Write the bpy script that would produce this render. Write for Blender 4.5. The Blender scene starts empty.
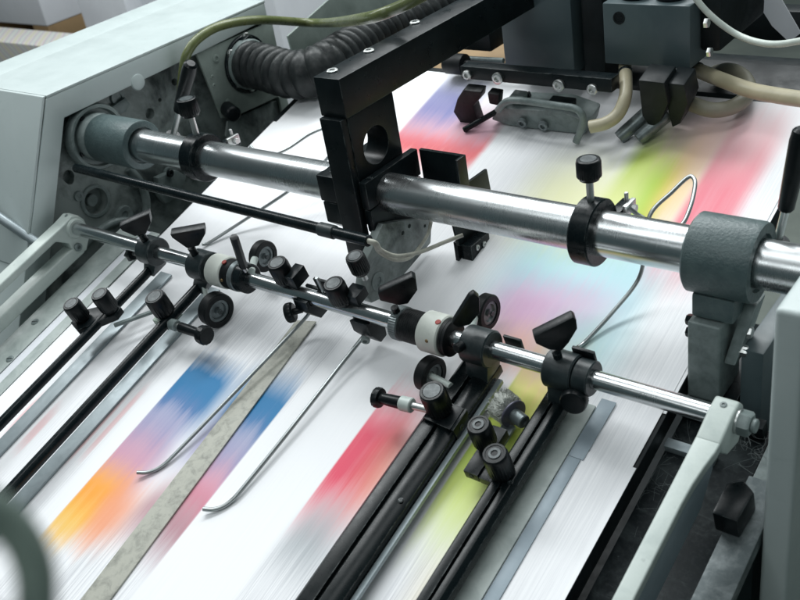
import bpy, bmesh, math, random
from mathutils import Vector, Matrix
random.seed(7)
C = bpy.context.scene
COL = C.collection
PI = math.pi
ZOFF = 0.9                      # machine origin stands 0.9 m above the factory floor
TILT = math.radians(15)         # the feed board slopes up 15 degrees away from the camera
EX, EY, EZ = Vector((1, 0, 0)), Vector((0, 1, 0)), Vector((0, 0, 1))
VB = Vector((0, math.cos(TILT), math.sin(TILT)))     # along the board
WB = Vector((0, -math.sin(TILT), math.cos(TILT)))    # board normal
O = Vector((0, 0, ZOFF))

def B(u, v, w):                 # board coordinates -> world
    return O + EX * u + VB * v + WB * w
def M(u, y, z):                 # machine coordinates -> world
    return O + Vector((u, y, z))

# ------------------------------------------------------------------ camera
FPX = 954.0
xc = Vector((1280, 350, -954)).normalized()
vc = Vector((1100, -1420, 954)); vc = (vc - xc * vc.dot(xc)).normalized()
wc = xc.cross(vc)
right = EX * xc.x + VB * vc.x + WB * wc.x
down = EX * xc.y + VB * vc.y + WB * wc.y
fwd = EX * xc.z + VB * vc.z + WB * wc.z
CAM = B(0, 0, 0.65)
def ray(px, py):
    return right * (px - 400) + down * (py - 300) + fwd * FPX
def on_plane(px, py, p, n):
    r = ray(px, py)
    return CAM + r * ((p - CAM).dot(n) / r.dot(n))
def at_w(px, py, w): return on_plane(px, py, B(0, 0, w), WB)
def at_v(px, py, v): return on_plane(px, py, B(0, v, 0), VB)
def at_u(px, py, u): return on_plane(px, py, B(u, 0, 0), EX)
def at_y(px, py, y): return on_plane(px, py, M(0, y, 0), EY)
def at_z(px, py, z): return on_plane(px, py, M(0, 0, z), EZ)
def bc(p):                      # world -> board coordinates
    q = p - O
    return q.dot(EX), q.dot(VB), q.dot(WB)
def mm(p, px):                  # length of px picture pixels at the distance of p
    return (p - CAM).dot(fwd) * px / FPX

cam_d = bpy.data.cameras.new('camera'); cam = bpy.data.objects.new('camera', cam_d); COL.objects.link(cam)
R = Matrix((( right.x, -down.x, -fwd.x), (right.y, -down.y, -fwd.y), (right.z, -down.z, -fwd.z)))
cam.matrix_world = Matrix.Translation(CAM) @ R.to_4x4()
cam_d.sensor_width = 36; cam_d.lens = FPX / 800 * 36
cam_d.clip_start = 0.02; cam_d.clip_end = 60
cam_d.dof.use_dof = True; cam_d.dof.focus_distance = 0.93; cam_d.dof.aperture_fstop = 13.0
C.camera = cam

# ------------------------------------------------------------------ materials
def nn(nt, t, **k):
    n = nt.nodes.new(t)
    for a, b in k.items(): setattr(n, a, b)
    return n
def base_mat(name):
    m = bpy.data.materials.new(name); m.use_nodes = True
    nt = m.node_tree; b = nt.nodes['Principled BSDF']
    return m, nt, b
def noise(nt, vec, scale, detail=4, rough=.6, dist=0):
    n = nn(nt, 'ShaderNodeTexNoise'); n.inputs['Scale'].default_value = scale
    n.inputs['Detail'].default_value = detail; n.inputs['Roughness'].default_value = rough
    n.inputs['Distortion'].default_value = dist
    if vec is not None: nt.links.new(vec, n.inputs['Vector'])
    return n.outputs['Fac']
def ramp(nt, fac, stops):
    r = nn(nt, 'ShaderNodeValToRGB'); e = r.color_ramp.elements
    while len(e) < len(stops): e.new(.5)
    for i, (p, c) in enumerate(stops):
        e[i].position = p; e[i].color = (c, c, c, 1) if not isinstance(c, tuple) else (*c, 1)
    nt.links.new(fac, r.inputs['Fac']); return r.outputs['Color']
def mixc(nt, fac, a, b, mode='MIX'):
    m = nn(nt, 'ShaderNodeMix', data_type='RGBA', blend_type=mode)
    for sock, val in ((m.inputs['Factor'], fac), (m.inputs['A'], a), (m.inputs['B'], b)):
        if hasattr(val, 'is_output') or isinstance(val, bpy.types.NodeSocket): nt.links.new(val, sock)
        elif isinstance(val, tuple): sock.default_value = (*val, 1)
        else: sock.default_value = val
    return m.outputs['Result']
def mixfac(nt, fac, a, b):
    return mixc(nt, fac, (a, a, a), (b, b, b))
def objvec(nt, scale=(1, 1, 1)):
    t = nn(nt, 'ShaderNodeTexCoord'); mp = nn(nt, 'ShaderNodeMapping')
    g = nn(nt, 'ShaderNodeNewGeometry')
    nt.links.new(g.outputs['Position'], mp.inputs['Vector'])
    mp.inputs['Scale'].default_value = scale
    return mp.outputs['Vector']

def worn(name, c1, c2, rough=(.35, .6), metal=0, scale=40, bump=.15, bscale=400, edge=None, lo=.4, hi=.68, coat=0, dust=None, scuff=None):
    """Paint or metal with blotchy tone, fine grain, rubbed edges and dust lying on upward faces."""
    m, nt, b = base_mat(name)
    v = objvec(nt)
    f = ramp(nt, noise(nt, v, scale, 6, .65, .4), [(lo, 0.), (hi, 1.)])
    col = mixc(nt, f, c1, c2)
    if dust:
        g = nn(nt, 'ShaderNodeNewGeometry'); sx = nn(nt, 'ShaderNodeSeparateXYZ')
        nt.links.new(g.outputs['Normal'], sx.inputs['Vector'])
        up = ramp(nt, sx.outputs['Z'], [(.35, 0.), (1., 1.)])
        sp = ramp(nt, noise(nt, v, 260, 5, .75), [(.48, 0.), (.75, 1.)])
        k = mixc(nt, 1., up, sp, 'MULTIPLY')
        k2 = mixc(nt, 1., k, (dust[1],) * 3, 'MULTIPLY')
        col = mixc(nt, k2, col, dust[0])
    if scuff:
        sv = objvec(nt, (14, 45, 90))
        k = ramp(nt, noise(nt, sv, 1.6, 6, .75, .6), [(.60, 0.), (.72, .32)])
        k2 = ramp(nt, noise(nt, v, 55, 4, .7), [(.66, 0.), (.72, .45)])
        col = mixc(nt, k, col, scuff); col = mixc(nt, k2, col, scuff)
    if edge:
        g = nn(nt, 'ShaderNodeNewGeometry'); bv = nn(nt, 'ShaderNodeBevel', samples=4); bv.inputs['Radius'].default_value = .0011
        dt = nn(nt, 'ShaderNodeVectorMath', operation='DOT_PRODUCT')
        nt.links.new(g.outputs['Normal'], dt.inputs[0]); nt.links.new(bv.outputs['Normal'], dt.inputs[1])
        p = ramp(nt, dt.outputs['Value'], [(.80, 1.), (.97, 0.)])
        brk = ramp(nt, noise(nt, v, 120, 4, .7), [(.42, 0.), (.62, 1.)])
        k = mixc(nt, 1., p, brk, 'MULTIPLY')
        col = mixc(nt, k, col, edge)
    nt.links.new(col, b.inputs['Base Color'])
    rr = mixfac(nt, ramp(nt, noise(nt, v, scale * 2.7, 5, .7), [(.3, 0.), (.7, 1.)]), *rough)
    nt.links.new(rr, b.inputs['Roughness'])
    b.inputs['Metallic'].default_value = metal
    if coat: b.inputs['Coat Weight'].default_value = coat
    if max(c1) < .02: b.inputs['Specular IOR Level'].default_value = .22
    if bump:
        bp = nn(nt, 'ShaderNodeBump'); bp.inputs['Strength'].default_value = bump; bp.inputs['Distance'].default_value = .0006
        nt.links.new(noise(nt, v, bscale, 3, .6), bp.inputs['Height']); nt.links.new(bp.outputs['Normal'], b.inputs['Normal'])
    return m

def chrome(name, col=(.78, .81, .82), rough=(.10, .24), along=(1, 1, 1), stain=.35):
    """Ground steel: turning marks, smears and grey stains."""
    m, nt, b = base_mat(name)
    v = objvec(nt)
    fine = noise(nt, objvec(nt, along), 1, 3, .6)
    sm = ramp(nt, noise(nt, v, 14, 5, .6, .3), [(.35, 0.), (.8, 1.)])
    sp = ramp(nt, noise(nt, v, 130, 5, .75), [(.64, 0.), (.8, 1.)])
    c = mixc(nt, sm, col, tuple(x * (1 - stain) for x in col))
    c = mixc(nt, sp, c, tuple(x * .8 for x in col))
    nt.links.new(c, b.inputs['Base Color'])
    r1 = mixfac(nt, fine, *rough)
    r = mixc(nt, sm, r1, (rough[1] * 1.15,) * 3)
    nt.links.new(r, b.inputs['Roughness']); b.inputs['Metallic'].default_value = 1
    bp = nn(nt, 'ShaderNodeBump'); bp.inputs['Strength'].default_value = .06; bp.inputs['Distance'].default_value = .0003
    nt.links.new(fine, bp.inputs['Height']); nt.links.new(bp.outputs['Normal'], b.inputs['Normal'])
    return m

MT = {}
MT['chrome'] = chrome('ground_steel', (.70, .73, .74), (.16, .30), (1400, 14, 14), .4)
MT['thinchrome'] = chrome('bright_steel', (.74, .77, .78), (.12, .26), (1800, 20, 20), .35)
MT['wire'] = chrome('wire_steel', (.40, .43, .43), (.25, .42), (60, 60, 60), .4)
MT['bolt'] = chrome('bolt_steel', (.66, .68, .67), (.22, .42), (300, 300, 300), .35)
MT['cover'] = worn('pale_green_enamel', (.49, .555, .55), (.44, .505, .50), (.34, .48), 0, 9, .05, 900, (.62, .70, .69), .35, .75, 0, None, (.34, .41, .40))
MT['armpaint'] = worn('pale_green_casting', (.48, .54, .51), (.36, .42, .40), (.32, .5), 0, 28, .12, 300, (.2, .23, .22), .5, .78, 0, None, (.26, .31, .29))
MT['cast'] = worn('teal_hammered_paint', (.064, .097, .100), (.088, .127, .128), (.3, .5), 0, 90, .9, 420, (.28, .33, .32), .4, .7, 0, ((.42, .48, .47), .14))
MT['castgrey'] = worn('grey_casting', (.20, .243, .238), (.125, .158, .157), (.35, .55), .1, 70, .3, 350, (.35, .38, .37), .42, .66)
MT['sideplate'] = worn('oily_side_plate', (.25, .29, .28), (.045, .058, .058), (.3, .6), .1, 17, .25, 120, (.38, .41, .40), .46, .66)
MT['hoseplate'] = worn('grey_green_plate', (.26, .31, .285), (.17, .21, .19), (.4, .55), 0, 20, .08, 500, None, .4, .7)
MT['black'] = worn('black_painted_steel', (.0035, .0065, .008), (.009, .0145, .0165), (.24, .42), 0, 30, .06, 500, (.20, .23, .23), .42, .75, 0, ((.22, .24, .24), .05))
MT['blackox'] = worn('black_oxide_steel', (.0035, .007, .0085), (.009, .0145, .0165), (.18, .36), .0, 40, .06, 600, (.20, .23, .23), .42, .75)
MT['clampiron'] = worn('blackened_clamp_iron', (.012, .020, .0225), (.030, .043, .046), (.3, .5), 0, 48, .2, 420, (.22, .26, .26), .42, .72, 0, ((.30, .34, .34), .10))
MT['knob'] = worn('black_knob_plastic', (.003, .0052, .0065), (.008, .0115, .013), (.26, .42), 0, 90, .05, 900, (.06, .07, .07), .4, .7, 0, ((.20, .22, .22), .05))
MT['cap'] = worn('worn_grey_cap', (.035, .045, .048), (.10, .115, .118), (.35, .5), .2, 150, .1, 600, None, .4, .7)
MT['railblack'] = worn('black_lacquered_rail', (.003, .006, .007), (.005, .009, .010), (.24, .32), 0, 40, .02, 700, (.26, .29, .29), .42, .75)
MT['rubber'] = worn('black_rubber', (.006, .008, .009), (.012, .014, .015), (.4, .6), 0, 60, .1, 500, (.04, .045, .045), .45, .7)
MT['hub'] = worn('grey_hub', (.20, .235, .24), (.10, .12, .125), (.3, .5), .5, 80, .1, 500)
MT['white'] = worn('off_white_collar', (.60, .63, .58), (.46, .49, .45), (.4, .55), 0, 60, .05, 600, None, .45, .8)
MT['red'] = worn('red_plug', (.30, .035, .025), (.2, .03, .02), (.5, .6), 0, 90, 0)
MT['brass'] = worn('dull_brass', (.30, .21, .10), (.2, .14, .07), (.35, .5), .8, 90, 0)
MT['alu'] = worn('grey_steel_band', (.30, .35, .37), (.23, .275, .29), (.3, .45), .35, 30, .05, 500, None, .4, .7)
MT['beige'] = worn('mottled_beige_tape', (.42, .42, .365), (.24, .245, .215), (.5, .7), 0, 90, .25, 260, None, .46, .70)
MT['greystrip'] = worn('scuffed_grey_plate', (.42, .47, .45), (.25, .295, .285), (.35, .6), .0, 38, .1, 400, None, .42, .74)
MT['bluegrey'] = worn('blue_grey_plate', (.27, .33, .37), (.22, .275, .315), (.4, .55), .1, 18, .03, 400)
MT['trough'] = worn('dusty_dark_tray', (.008, .012, .014), (.045, .056, .058), (.35, .6), 0, 26, .1, 300, None, .5, .72, 0, ((.30, .35, .35), .06), (.13, .155, .155))
MT['railplate'] = worn('dusty_steel_rail', (.10, .125, .13), (.22, .25, .255), (.4, .65), .2, 55, .1, 400, None, .48, .7, 0, ((.5, .54, .54), .10), (.34, .38, .38))
MT['hosegreen'] = worn('olive_hose', (.10, .125, .045), (.16, .18, .075), (.22, .4), 0, 40, 0)
MT['hosetan'] = worn('tan_hose', (.44, .40, .28), (.36, .33, .23), (.3, .45), 0, 30, 0)
MT['hosedust'] = worn('dull_tan_hose', (.26, .25, .19), (.20, .19, .15), (.4, .55), 0, 30, 0)
MT['cablewhite'] = worn('pale_cable', (.55, .60, .55), (.44, .5, .46), (.35, .5), 0, 40, 0)
MT['cablecream'] = worn('cream_cable', (.50, .50, .43), (.34, .34, .29), (.4, .55), 0, 60, 0)
MT['bellows'] = worn('ribbed_black_hose', (.014, .017, .018), (.035, .04, .04), (.3, .5), 0, 45, .08, 400, (.16, .18, .17), .4, .7, 0, ((.42, .43, .41), .16))
MT['head'] = worn('blue_grey_feeder_paint', (.055, .082, .090), (.075, .105, .112), (.35, .5), 0, 12, .06, 600)
MT['darkmach'] = worn('dark_machine_paint', (.006, .009, .010), (.013, .018, .02), (.35, .55), 0, 20, .05, 500)
MT['felt'] = worn('fluffy_grey_felt', (.52, .54, .50), (.36, .38, .35), (.8, .9), 0, 160, .6, 500)
MT['purple'] = worn('violet_grey_disc', (.12, .12, .16), (.08, .08, .11), (.35, .5), .3, 90, .05, 500)
MT['floor'] = worn('factory_floor', (.20, .225, .20), (.15, .17, .155), (.5, .7), 0, 3, .05, 60)
MT['carton'] = worn('brown_carton', (.30, .20, .10), (.24, .16, .08), (.7, .8), 0, 8, 0)
MT['lint'] = worn('paper_lint', (.20, .23, .23), (.14, .16, .16), (.8, .9), 0, 90, 0)
MT['greenwheel'] = worn('green_handwheel', (.20, .26, .225), (.07, .10, .09), (.25, .4), 0, 30, 0)
MT['pilewhite'] = worn('white_paper_pile', (.72, .74, .78), (.66, .68, .72), (.6, .7), 0, 6, 0)
MT['screwgreen'] = worn('green_crusted_bracket', (.32, .40, .33), (.10, .13, .12), (.4, .6), .2, 140, .5, 300, None, .42, .6)

# ------------------------------------------------------------------ mesh builder
class MB:
    def __init__(s): s.v = []; s.f = []
    def add(s, vs, fs):
        k = len(s.v); s.v += [Vector(p) for p in vs]; s.f += [[i + k for i in f] for f in fs]; return s
    def box(s, o, ax, ay, az):              # corner + three edge vectors
        p = [o, o + ax, o + ax + ay, o + ay]; p += [q + az for q in p]
        return s.add(p, [(0, 3, 2, 1), (4, 5, 6, 7), (0, 1, 5, 4), (1, 2, 6, 5), (2, 3, 7, 6), (3, 0, 4, 7)])
    def bb(s, u0, u1, v0, v1, w0, w1):      # board-aligned
        return s.box(B(u0, v0, w0), EX * (u1 - u0), VB * (v1 - v0), WB * (w1 - w0))
    def mb(s, u0, u1, y0, y1, z0, z1):      # machine-aligned
        return s.box(M(u0, y0, z0), EX * (u1 - u0), EY * (y1 - y0), EZ * (z1 - z0))
    def prism(s, pts, ext):
        n = len(pts); pts = [Vector(p) for p in pts]
        nrm = Vector((0, 0, 0))
        for i in range(n): nrm += (pts[i] - pts[0]).cross(pts[(i + 1) % n] - pts[0])
        if nrm.dot(ext) > 0: pts = pts[::-1]
        vs = pts + [p + ext for p in pts]
        fs = [tuple(range(n)), tuple(range(2 * n - 1, n - 1, -1))]
        fs += [(i, i + n, (i + 1) % n + n, (i + 1) % n) for i in range(n)]
        return s.add(vs, fs)
    def lathe(s, p, axis, prof, n=40, knurl=0, ph=0):
        """prof: list of (t, r[, knurled]); r=0 closes to a point."""
        a = axis.normalized(); x = a.orthogonal().normalized(); y = a.cross(x)
        vs, rows = [], []
        for q in prof:
            t, r = q[0], q[1]; kn = knurl if len(q) > 2 and q[2] else 0
            if r == 0: rows.append([len(vs)]); vs.append(p + a * t); continue
            row = []
            for i in range(n):
                an = 2 * PI * i / n + ph; rr = r * (1 - (kn if i % 2 else 0))
                row.append(len(vs)); vs.append(p + a * t + x * (rr * math.cos(an)) + y * (rr * math.sin(an)))
            rows.append(row)
        fs = []
        for r0, r1 in zip(rows, rows[1:]):
            if len(r0) == 1 and len(r1) == 1: continue
            for i in range(n):
                j = (i + 1) % n
                if len(r0) == 1: fs.append((r0[0], r1[j], r1[i]))
                elif len(r1) == 1: fs.append((r0[i], r0[j], r1[0]))
                else: fs.append((r0[i], r0[j], r1[j], r1[i]))
        return s.add(vs, fs)
    def cyl(s, p, axis, r, h, ch=.0006, n=40):
        return s.lathe(p, axis, [(0, 0), (0, r - ch), (ch, r), (h - ch, r), (h, r - ch), (h, 0)], n)
    def ring(s, p, axis, r, ri, h, ch=.0008, n=48):      # closed annulus
        prof = [(0, ri), (0, r - ch), (ch, r), (h - ch, r), (h, r - ch), (h, ri), (0, ri)]
        return s.lathe(p, axis, prof, n)
    def tube(s, pts, r, n=14, sub=8, rf=None):
        P = smooth_path([Vector(p) for p in pts], sub) if sub else [Vector(p) for p in pts]
        m = len(P); t0 = (P[1] - P[0]).normalized(); x = t0.orthogonal().normalized()
        vs, fs = [], []
        for i, p in enumerate(P):
            t = (P[min(i + 1, m - 1)] - P[max(i - 1, 0)]).normalized()
            x = (x - t * x.dot(t)).normalized(); y = t.cross(x)
            rr = r * (rf(i / (m - 1)) if rf else 1)
            for k in range(n):
                a = 2 * PI * k / n; vs.append(p + x * (rr * math.cos(a)) + y * (rr * math.sin(a)))
        for i in range(m - 1):
            for k in range(n):
                j = (k + 1) % n; fs.append((i * n + k, i * n + j, (i + 1) * n + j, (i + 1) * n + k))
        fs.append(tuple(range(n - 1, -1, -1))); fs.append(tuple((m - 1) * n + k for k in range(n)))
        return s.add(vs, fs)
def smooth_path(P, sub):
    out = []
    for i in range(len(P) - 1):
        a, b = P[i], P[i + 1]
        pa = P[i - 1] if i else a * 2 - b
        pb = P[i + 2] if i + 2 < len(P) else b * 2 - a
        for k in range(sub):
            t = k / sub
            out.append(.5 * ((2 * a) + (b - pa) * t + (2 * pa - 5 * a + 4 * b - pb) * t * t + (3 * a - pa - 3 * b + pb) * t ** 3))
    out.append(P[-1]); return out

def mesh(name, m, mat, base, bev=0, seg=2):
    bm = bmesh.new()
    vs = [bm.verts.new(p - base) for p in m.v]
    for f in m.f:
        try: bm.faces.new([vs[i] for i in f])
        except ValueError: pass
    bmesh.ops.remove_doubles(bm, verts=bm.verts, dist=1e-6)
    bmesh.ops.recalc_face_normals(bm, faces=bm.faces)
    if bev:
        es = [e for e in bm.edges if e.is_manifold and e.calc_face_angle(0) > .6]
        bmesh.ops.bevel(bm, geom=es, offset=bev, segments=seg, profile=.6, affect='EDGES', clamp_overlap=True)
    me = bpy.data.meshes.new(name); bm.to_mesh(me); bm.free()
    for p in me.polygons: p.use_smooth = True
    me.set_sharp_from_angle(angle=math.radians(38))
    me.materials.append(MT[mat] if isinstance(mat, str) else mat)
    return me
def thing(name, label, cat, base, group=None):
    o = bpy.data.objects.new(name, None); COL.objects.link(o); o.location = base
    o.empty_display_size = .02
    o['label'] = label; o['category'] = cat
    if group: o['group'] = group
    return o
def root(o):
    while o.parent: o = o.parent
    return o
def part(name, m, mat, parent, bev=0, label=None, seg=2):
    base = root(parent).location
    o = bpy.data.objects.new(name, mesh(name, m, mat, base, bev, seg)); COL.objects.link(o)
    o.parent = parent
    if label: o['label'] = label
    return o
def solo(name, m, mat, label, cat, base=None, bev=0, group=None, seg=2, kind=None):
    base = base or sum(m.v, Vector()) / len(m.v)
    o = bpy.data.objects.new(name, mesh(name, m, mat, base, bev, seg)); COL.objects.link(o); o.location = base
    if label: o['label'] = label
    if cat: o['category'] = cat
    if group: o['group'] = group
    if kind: o['kind'] = kind
    return o
def cut(o, cutters):
    """Bore holes through a plate, then drop the cutters."""
    tmp = []
    for m in cutters:
        c = bpy.data.objects.new('bore', mesh('bore', m, 'darkmach', root(o).location)); COL.objects.link(c)
        c.matrix_world = Matrix.Translation(root(o).location); tmp.append(c)
        md = o.modifiers.new('b', 'BOOLEAN'); md.object = c; md.operation = 'DIFFERENCE'; md.solver = 'EXACT'
    bpy.context.view_layer.update()
    dg = bpy.context.evaluated_depsgraph_get()
    me = bpy.data.meshes.new_from_object(o.evaluated_get(dg)); o.modifiers.clear(); o.data = me
    for p in me.polygons: p.use_smooth = True
    me.set_sharp_from_angle(angle=math.radians(38))
    for c in tmp: bpy.data.objects.remove(c)

# --- recurring machine elements (always parts of something)
def knob(parent, p, top, r, name='knob', stem=None, cap=True, knurl=.05, mat='knob', capr=.68, stemr=.3, hollow=False):
    """Fluted cylinder knob from p to top."""
    ax = top - p; h = ax.length; a = ax.normalized()
    m = MB().lathe(p, a, [(0, 0), (0, r * .80), (h * .10, r * .86), (h * .14, r * .97, 1), (h * .16, r, 1), (h * .86, r, 1), (h * .90, r * .95), (h * .97, r * .93), (h, r * .86),
                          (h, r * capr + .0003), (h - .0005, r * capr), (h - .0005, 0)], 56, knurl)
    k = part(name, m, mat, parent)
    if cap:
        part('cap', MB().ring(p + a * (h - .0005), a, r * capr * .72, r * .27, .0008, .0002, 32) if hollow else MB().cyl(p + a * (h - .0005), a, r * capr * .98, .0007, .0002, 32), 'cap', k)
    if stem:
        part('stem', MB().cyl(p - a * stem, a, r * stemr, stem + .001, .0002, 20), 'bolt', k)
    return k
def outline(pxs, p, n, th):
    """Plate whose outline is seen at these picture points, lying in the plane (p, n), th thick."""
    n = n.normalized()
    return MB().prism([on_plane(x, y, p, n) for x, y in pxs], -n * th)
def wing(parent, pxs, p, d, th=.006, name='wing_lever', bev=.0012, mat='knob'):
    n = d.cross(WB)
    if n.dot(CAM - p) < 0: n = -n
    return part(name, outline(pxs, p + n.normalized() * th * .5, n, th), mat, parent, bev)
def bolt(parent, p, ax, r, h, name='bolt', mat='bolt', hexa=True):
    ax = ax.normalized()
    if hexa:
        m = MB().lathe(p, ax, [(0, 0), (0, r), (h * .8, r), (h, r * .86), (h, 0)], 6)
        return part(name, m, mat, parent)
    m = MB().lathe(p, ax, [(0, 0), (0, r), (h * .8, r), (h, r * .85), (h, r * .5), (h * .4, r * .45), (h * .4, 0)], 20)
    return part(name, m, mat, parent)

# ------------------------------------------------------------------ paper stream
def paper_material():
    m, nt, b = base_mat('printed_paper')
    uv = nn(nt, 'ShaderNodeUVMap'); sx = nn(nt, 'ShaderNodeSeparateXYZ'); nt.links.new(uv.outputs['UV'], sx.inputs['Vector'])
    U, V = sx.outputs['X'], sx.outputs['Y']
    def mth(op, a, bb=None, c=None):
        n = nn(nt, 'ShaderNodeMath', operation=op)
        for i, x in enumerate((a, bb, c)):
            if x is None: continue
            if isinstance(x, (int, float)): n.inputs[i].default_value = x
            else: nt.links.new(x, n.inputs[i])
        return n.outputs[0]
    def sstep(x, lo, hi):
        n = nn(nt, 'ShaderNodeMapRange', interpolation_type='SMOOTHSTEP')
        nt.links.new(x, n.inputs['Value'])
        n.inputs['From Min'].default_value = lo; n.inputs['From Max'].default_value = hi
        return n.outputs['Result']
    mp = nn(nt, 'ShaderNodeMapping'); nt.links.new(uv.outputs['UV'], mp.inputs['Vector']); mp.inputs['Scale'].default_value = (1, .012, 1)
    fine = noise(nt, mp.outputs['Vector'], 620, 3, .75)
    mp2 = nn(nt, 'ShaderNodeMapping'); nt.links.new(uv.outputs['UV'], mp2.inputs['Vector']); mp2.inputs['Scale'].default_value = (1, .03, 1)
    wide = noise(nt, mp2.outputs['Vector'], 95, 4, .7)
    cloud = noise(nt, uv.outputs['UV'], 7, 2, .5)
    Vj = mth('ADD', V, mth('MULTIPLY', mth('SUBTRACT', wide, .5), .045))      # ragged ends of the inked areas
    col = mixc(nt, ramp(nt, fine, [(.25, 0.), (.8, 1.)]), (.83, .84, .86), (.88, .885, .90))
    # columns of fine type
    for (u0, u1, v0, v1, k) in TYPE:
        ln = ramp(nt, fine, [(.36, .9), (.62, 0.)])
        msk = mth('MULTIPLY', mth('MULTIPLY', sstep(U, u0 - .004, u0 + .004), mth('SUBTRACT', 1., sstep(U, u1 - .004, u1 + .004))),
                  mth('MULTIPLY', sstep(Vj, v0 - .03, v0 + .03), mth('SUBTRACT', 1., sstep(Vj, v1 - .03, v1 + .03))))
        col = mixc(nt, mth('MULTIPLY', mth('MULTIPLY', msk, ln), k), col, (.45, .46, .49))
    for (u0, u1, v0, v1, ink, k, eu, ev) in INK:
        mu = mth('MULTIPLY', sstep(U, u0 - eu[0], u0 + eu[0]), mth('SUBTRACT', 1., sstep(U, u1 - eu[1], u1 + eu[1])))
        mv = mth('MULTIPLY', sstep(Vj, v0 - ev, v0 + ev), mth('SUBTRACT', 1., sstep(Vj, v1 - ev, v1 + ev)))
        stv = mth('ADD', .78, mth('MULTIPLY', wide, .42))
        a = mth('MULTIPLY', mth('MULTIPLY', mu, mv), mth('MULTIPLY', stv, k))
        a = mth('MINIMUM', a, 1.)
        col = mixc(nt, a, col, ink)
    nt.links.new(col, b.inputs['Base Color']); b.inputs['Roughness'].default_value = .55
    b.inputs['Specular IOR Level'].default_value = .35
    return m
def ink(pxa, pxb, colr, k=1., eu=(.004, .004), ev=.03):
    """Inked area between the picture points of its low-left and far-right board corners."""
    a, c = bc(at_w(*pxa, 0)), bc(at_w(*pxb, 0))
    return (min(a[0], c[0]), max(a[0], c[0]), min(a[1], c[1]), max(a[1], c[1]), colr, k, eu, ev)
UL = lambda px, py: bc(at_w(px, py, 0))[0]
VL = lambda px, py: bc(at_w(px, py, 0))[1]
BLUE, PURP, PINK, RED, ORNG, YEL, GRN, CYAN = (.010, .17, .38), (.25, .23, .42), (.70, .30, .38), (.72, .06, .10), (.85, .30, .05), (.82, .72, .16), (.38, .58, .03), (.42, .72, .76)
lA0, lA1 = -.748, -.668
lB0, lB1 = -.640, -.6065
lC0, lC1 = UL(325, 480), UL(385, 470)
lD0, lD1 = -.405, -.352
INK = [
    # blue-to-orange picture left of the beige strip
    (lA0, lA1 - .012, .245, .315, BLUE, 1.15, (.0015, .02), .025),
    (lA0, lA1 - .02, .185, .255, PURP, .85, (.0015, .02), .03),
    (lA0, lA1 - .02, .145, .21, (.58, .28, .38), .9, (.0015, .025), .025),
    (lA0, lA0 + .05, .10, .17, (.88, .36, .05), 1., (.0015, .02), .022),
    (lA0 + .035, lA0 + .080, .105, .165, (.82, .30, .14), .8, (.012, .02), .025),
    (lA0 + .0, lA0 + .035, .085, .125, (.86, .55, .12), .8, (.0015, .012), .02),
    # its companion right of the strip
    (lB0 - .03, lB1 + .001, .255, .325, BLUE, 1.05, (.012, .0015), .03),
    (lB0 - .03, lB1 + .001, .20, .265, PURP, .8, (.012, .0015), .03),
    (lB0 - .005, lB1 + .001, .16, .215, (.66, .16, .25), .8, (.012, .0015), .03),
    (lB0 - .03, lB1 + .001, .125, .18, (.36, .13, .17), .75, (.012, .0015), .03),
    # red picture beside the double rail
    (lC0, lC0 + .050, .225, .345, (.74, .07, .13), 1., (.0015, .02), .045),
    (lC0 + .03, lC1 + .03, .235, .32, (.68, .25, .12), .55, (.02, .012), .04),
    (lC0 + .005, lC0 + .05, .165, .225, (.10, .14, .16), .55, (.012, .02), .03),
    # yellow green picture between the rails
    (lD0, lD0 + .045, .27, .42, GRN, 1.2, (.0015, .025), .05),
    (lD0, lD1, .36, .49, (.80, .72, .26), .7, (.004, .012), .05),
    (lD0, lD1, .245, .33, (.74, .80, .30), .65, (.0015, .012), .05),
    (lD0 + .02, lD1, .40, .47, (.80, .50, .2), .5, (.02, .02), .04),
    (lD0 + .03, lD1, .17, .23, (.8, .65, .3), .4, (.02, .02), .03),
    # pale cyan, pink and orange under the thick shaft
    (-.49, -.335, .49, .60, (.32, .66, .73), .7, (.03, .02), .04),
    (-.475, -.36, .455, .525, (.66, .30, .52), .75, (.03, .03), .03),
    (-.45, -.37, .415, .465, (.84, .36, .24), .75, (.03, .03), .025),
    (-.40, -.33, .43, .50, (.40, .72, .76), .7, (.03, .03), .03),
    # green, yellow and red behind the thick shaft
    (-.435, -.372, .60, .76, GRN, 1.1, (.012, .012), .05),
    (-.52, -.40, .585, .70, (.80, .80, .38), .75, (.04, .02), .05),
    (-.385, -.35, .62, .78, (.86, .56, .20), .7, (.012, .012), .05),
    (-.352, -.298, .58, .78, (.78, .16, .22), .9, (.006, .012), .06),
    (-.42, -.30, .72, .82, (.80, .50, .52), .6, (.03, .02), .04),
    # red and violet picture behind the black frame
    (-.745, -.612, .660, .725, (.68, .11, .12), 1., (.004, .006), .03),
    (-.745, -.615, .71, .77, (.56, .27, .37), .8, (.004, .01), .035),
    (-.745, -.675, .735, .815, (.17, .18, .40), .9, (.004, .015), .03),
    # red scratches of text at the left rods
    (-.905, -.885, .16, .21, (.78, .30, .30), .5, (.002, .002), .02),
    (-.872, -.86, .15, .20, (.78, .30, .30), .45, (.002, .002), .02),
    (-.800, -.790, .165, .24, (.78, .34, .34), .55, (.002, .002), .02),
    (-.782, -.775, .175, .26, (.78, .34, .34), .5, (.002, .002), .02),
]
TYPE = [
    (-.76, -.60, .30, .46, .55), (-.86, -.77, .05, .34, .35), (lA0, lA1, .0, .12, .5), (lB0 - .05, lB1, .0, .15, .55),
    (lC0, lC0 + .075, .05, .2, .6), (lD0 + .01, lD1, .05, .24, .7), (-.345, -.27, .0, .75, .30), (-.80, -.62, .52, .66, .30),
    (-.62, -.50, .60, .78, .25), (-.60, -.45, .50, .62, .18),
]
PAPER = paper_material()
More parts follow.
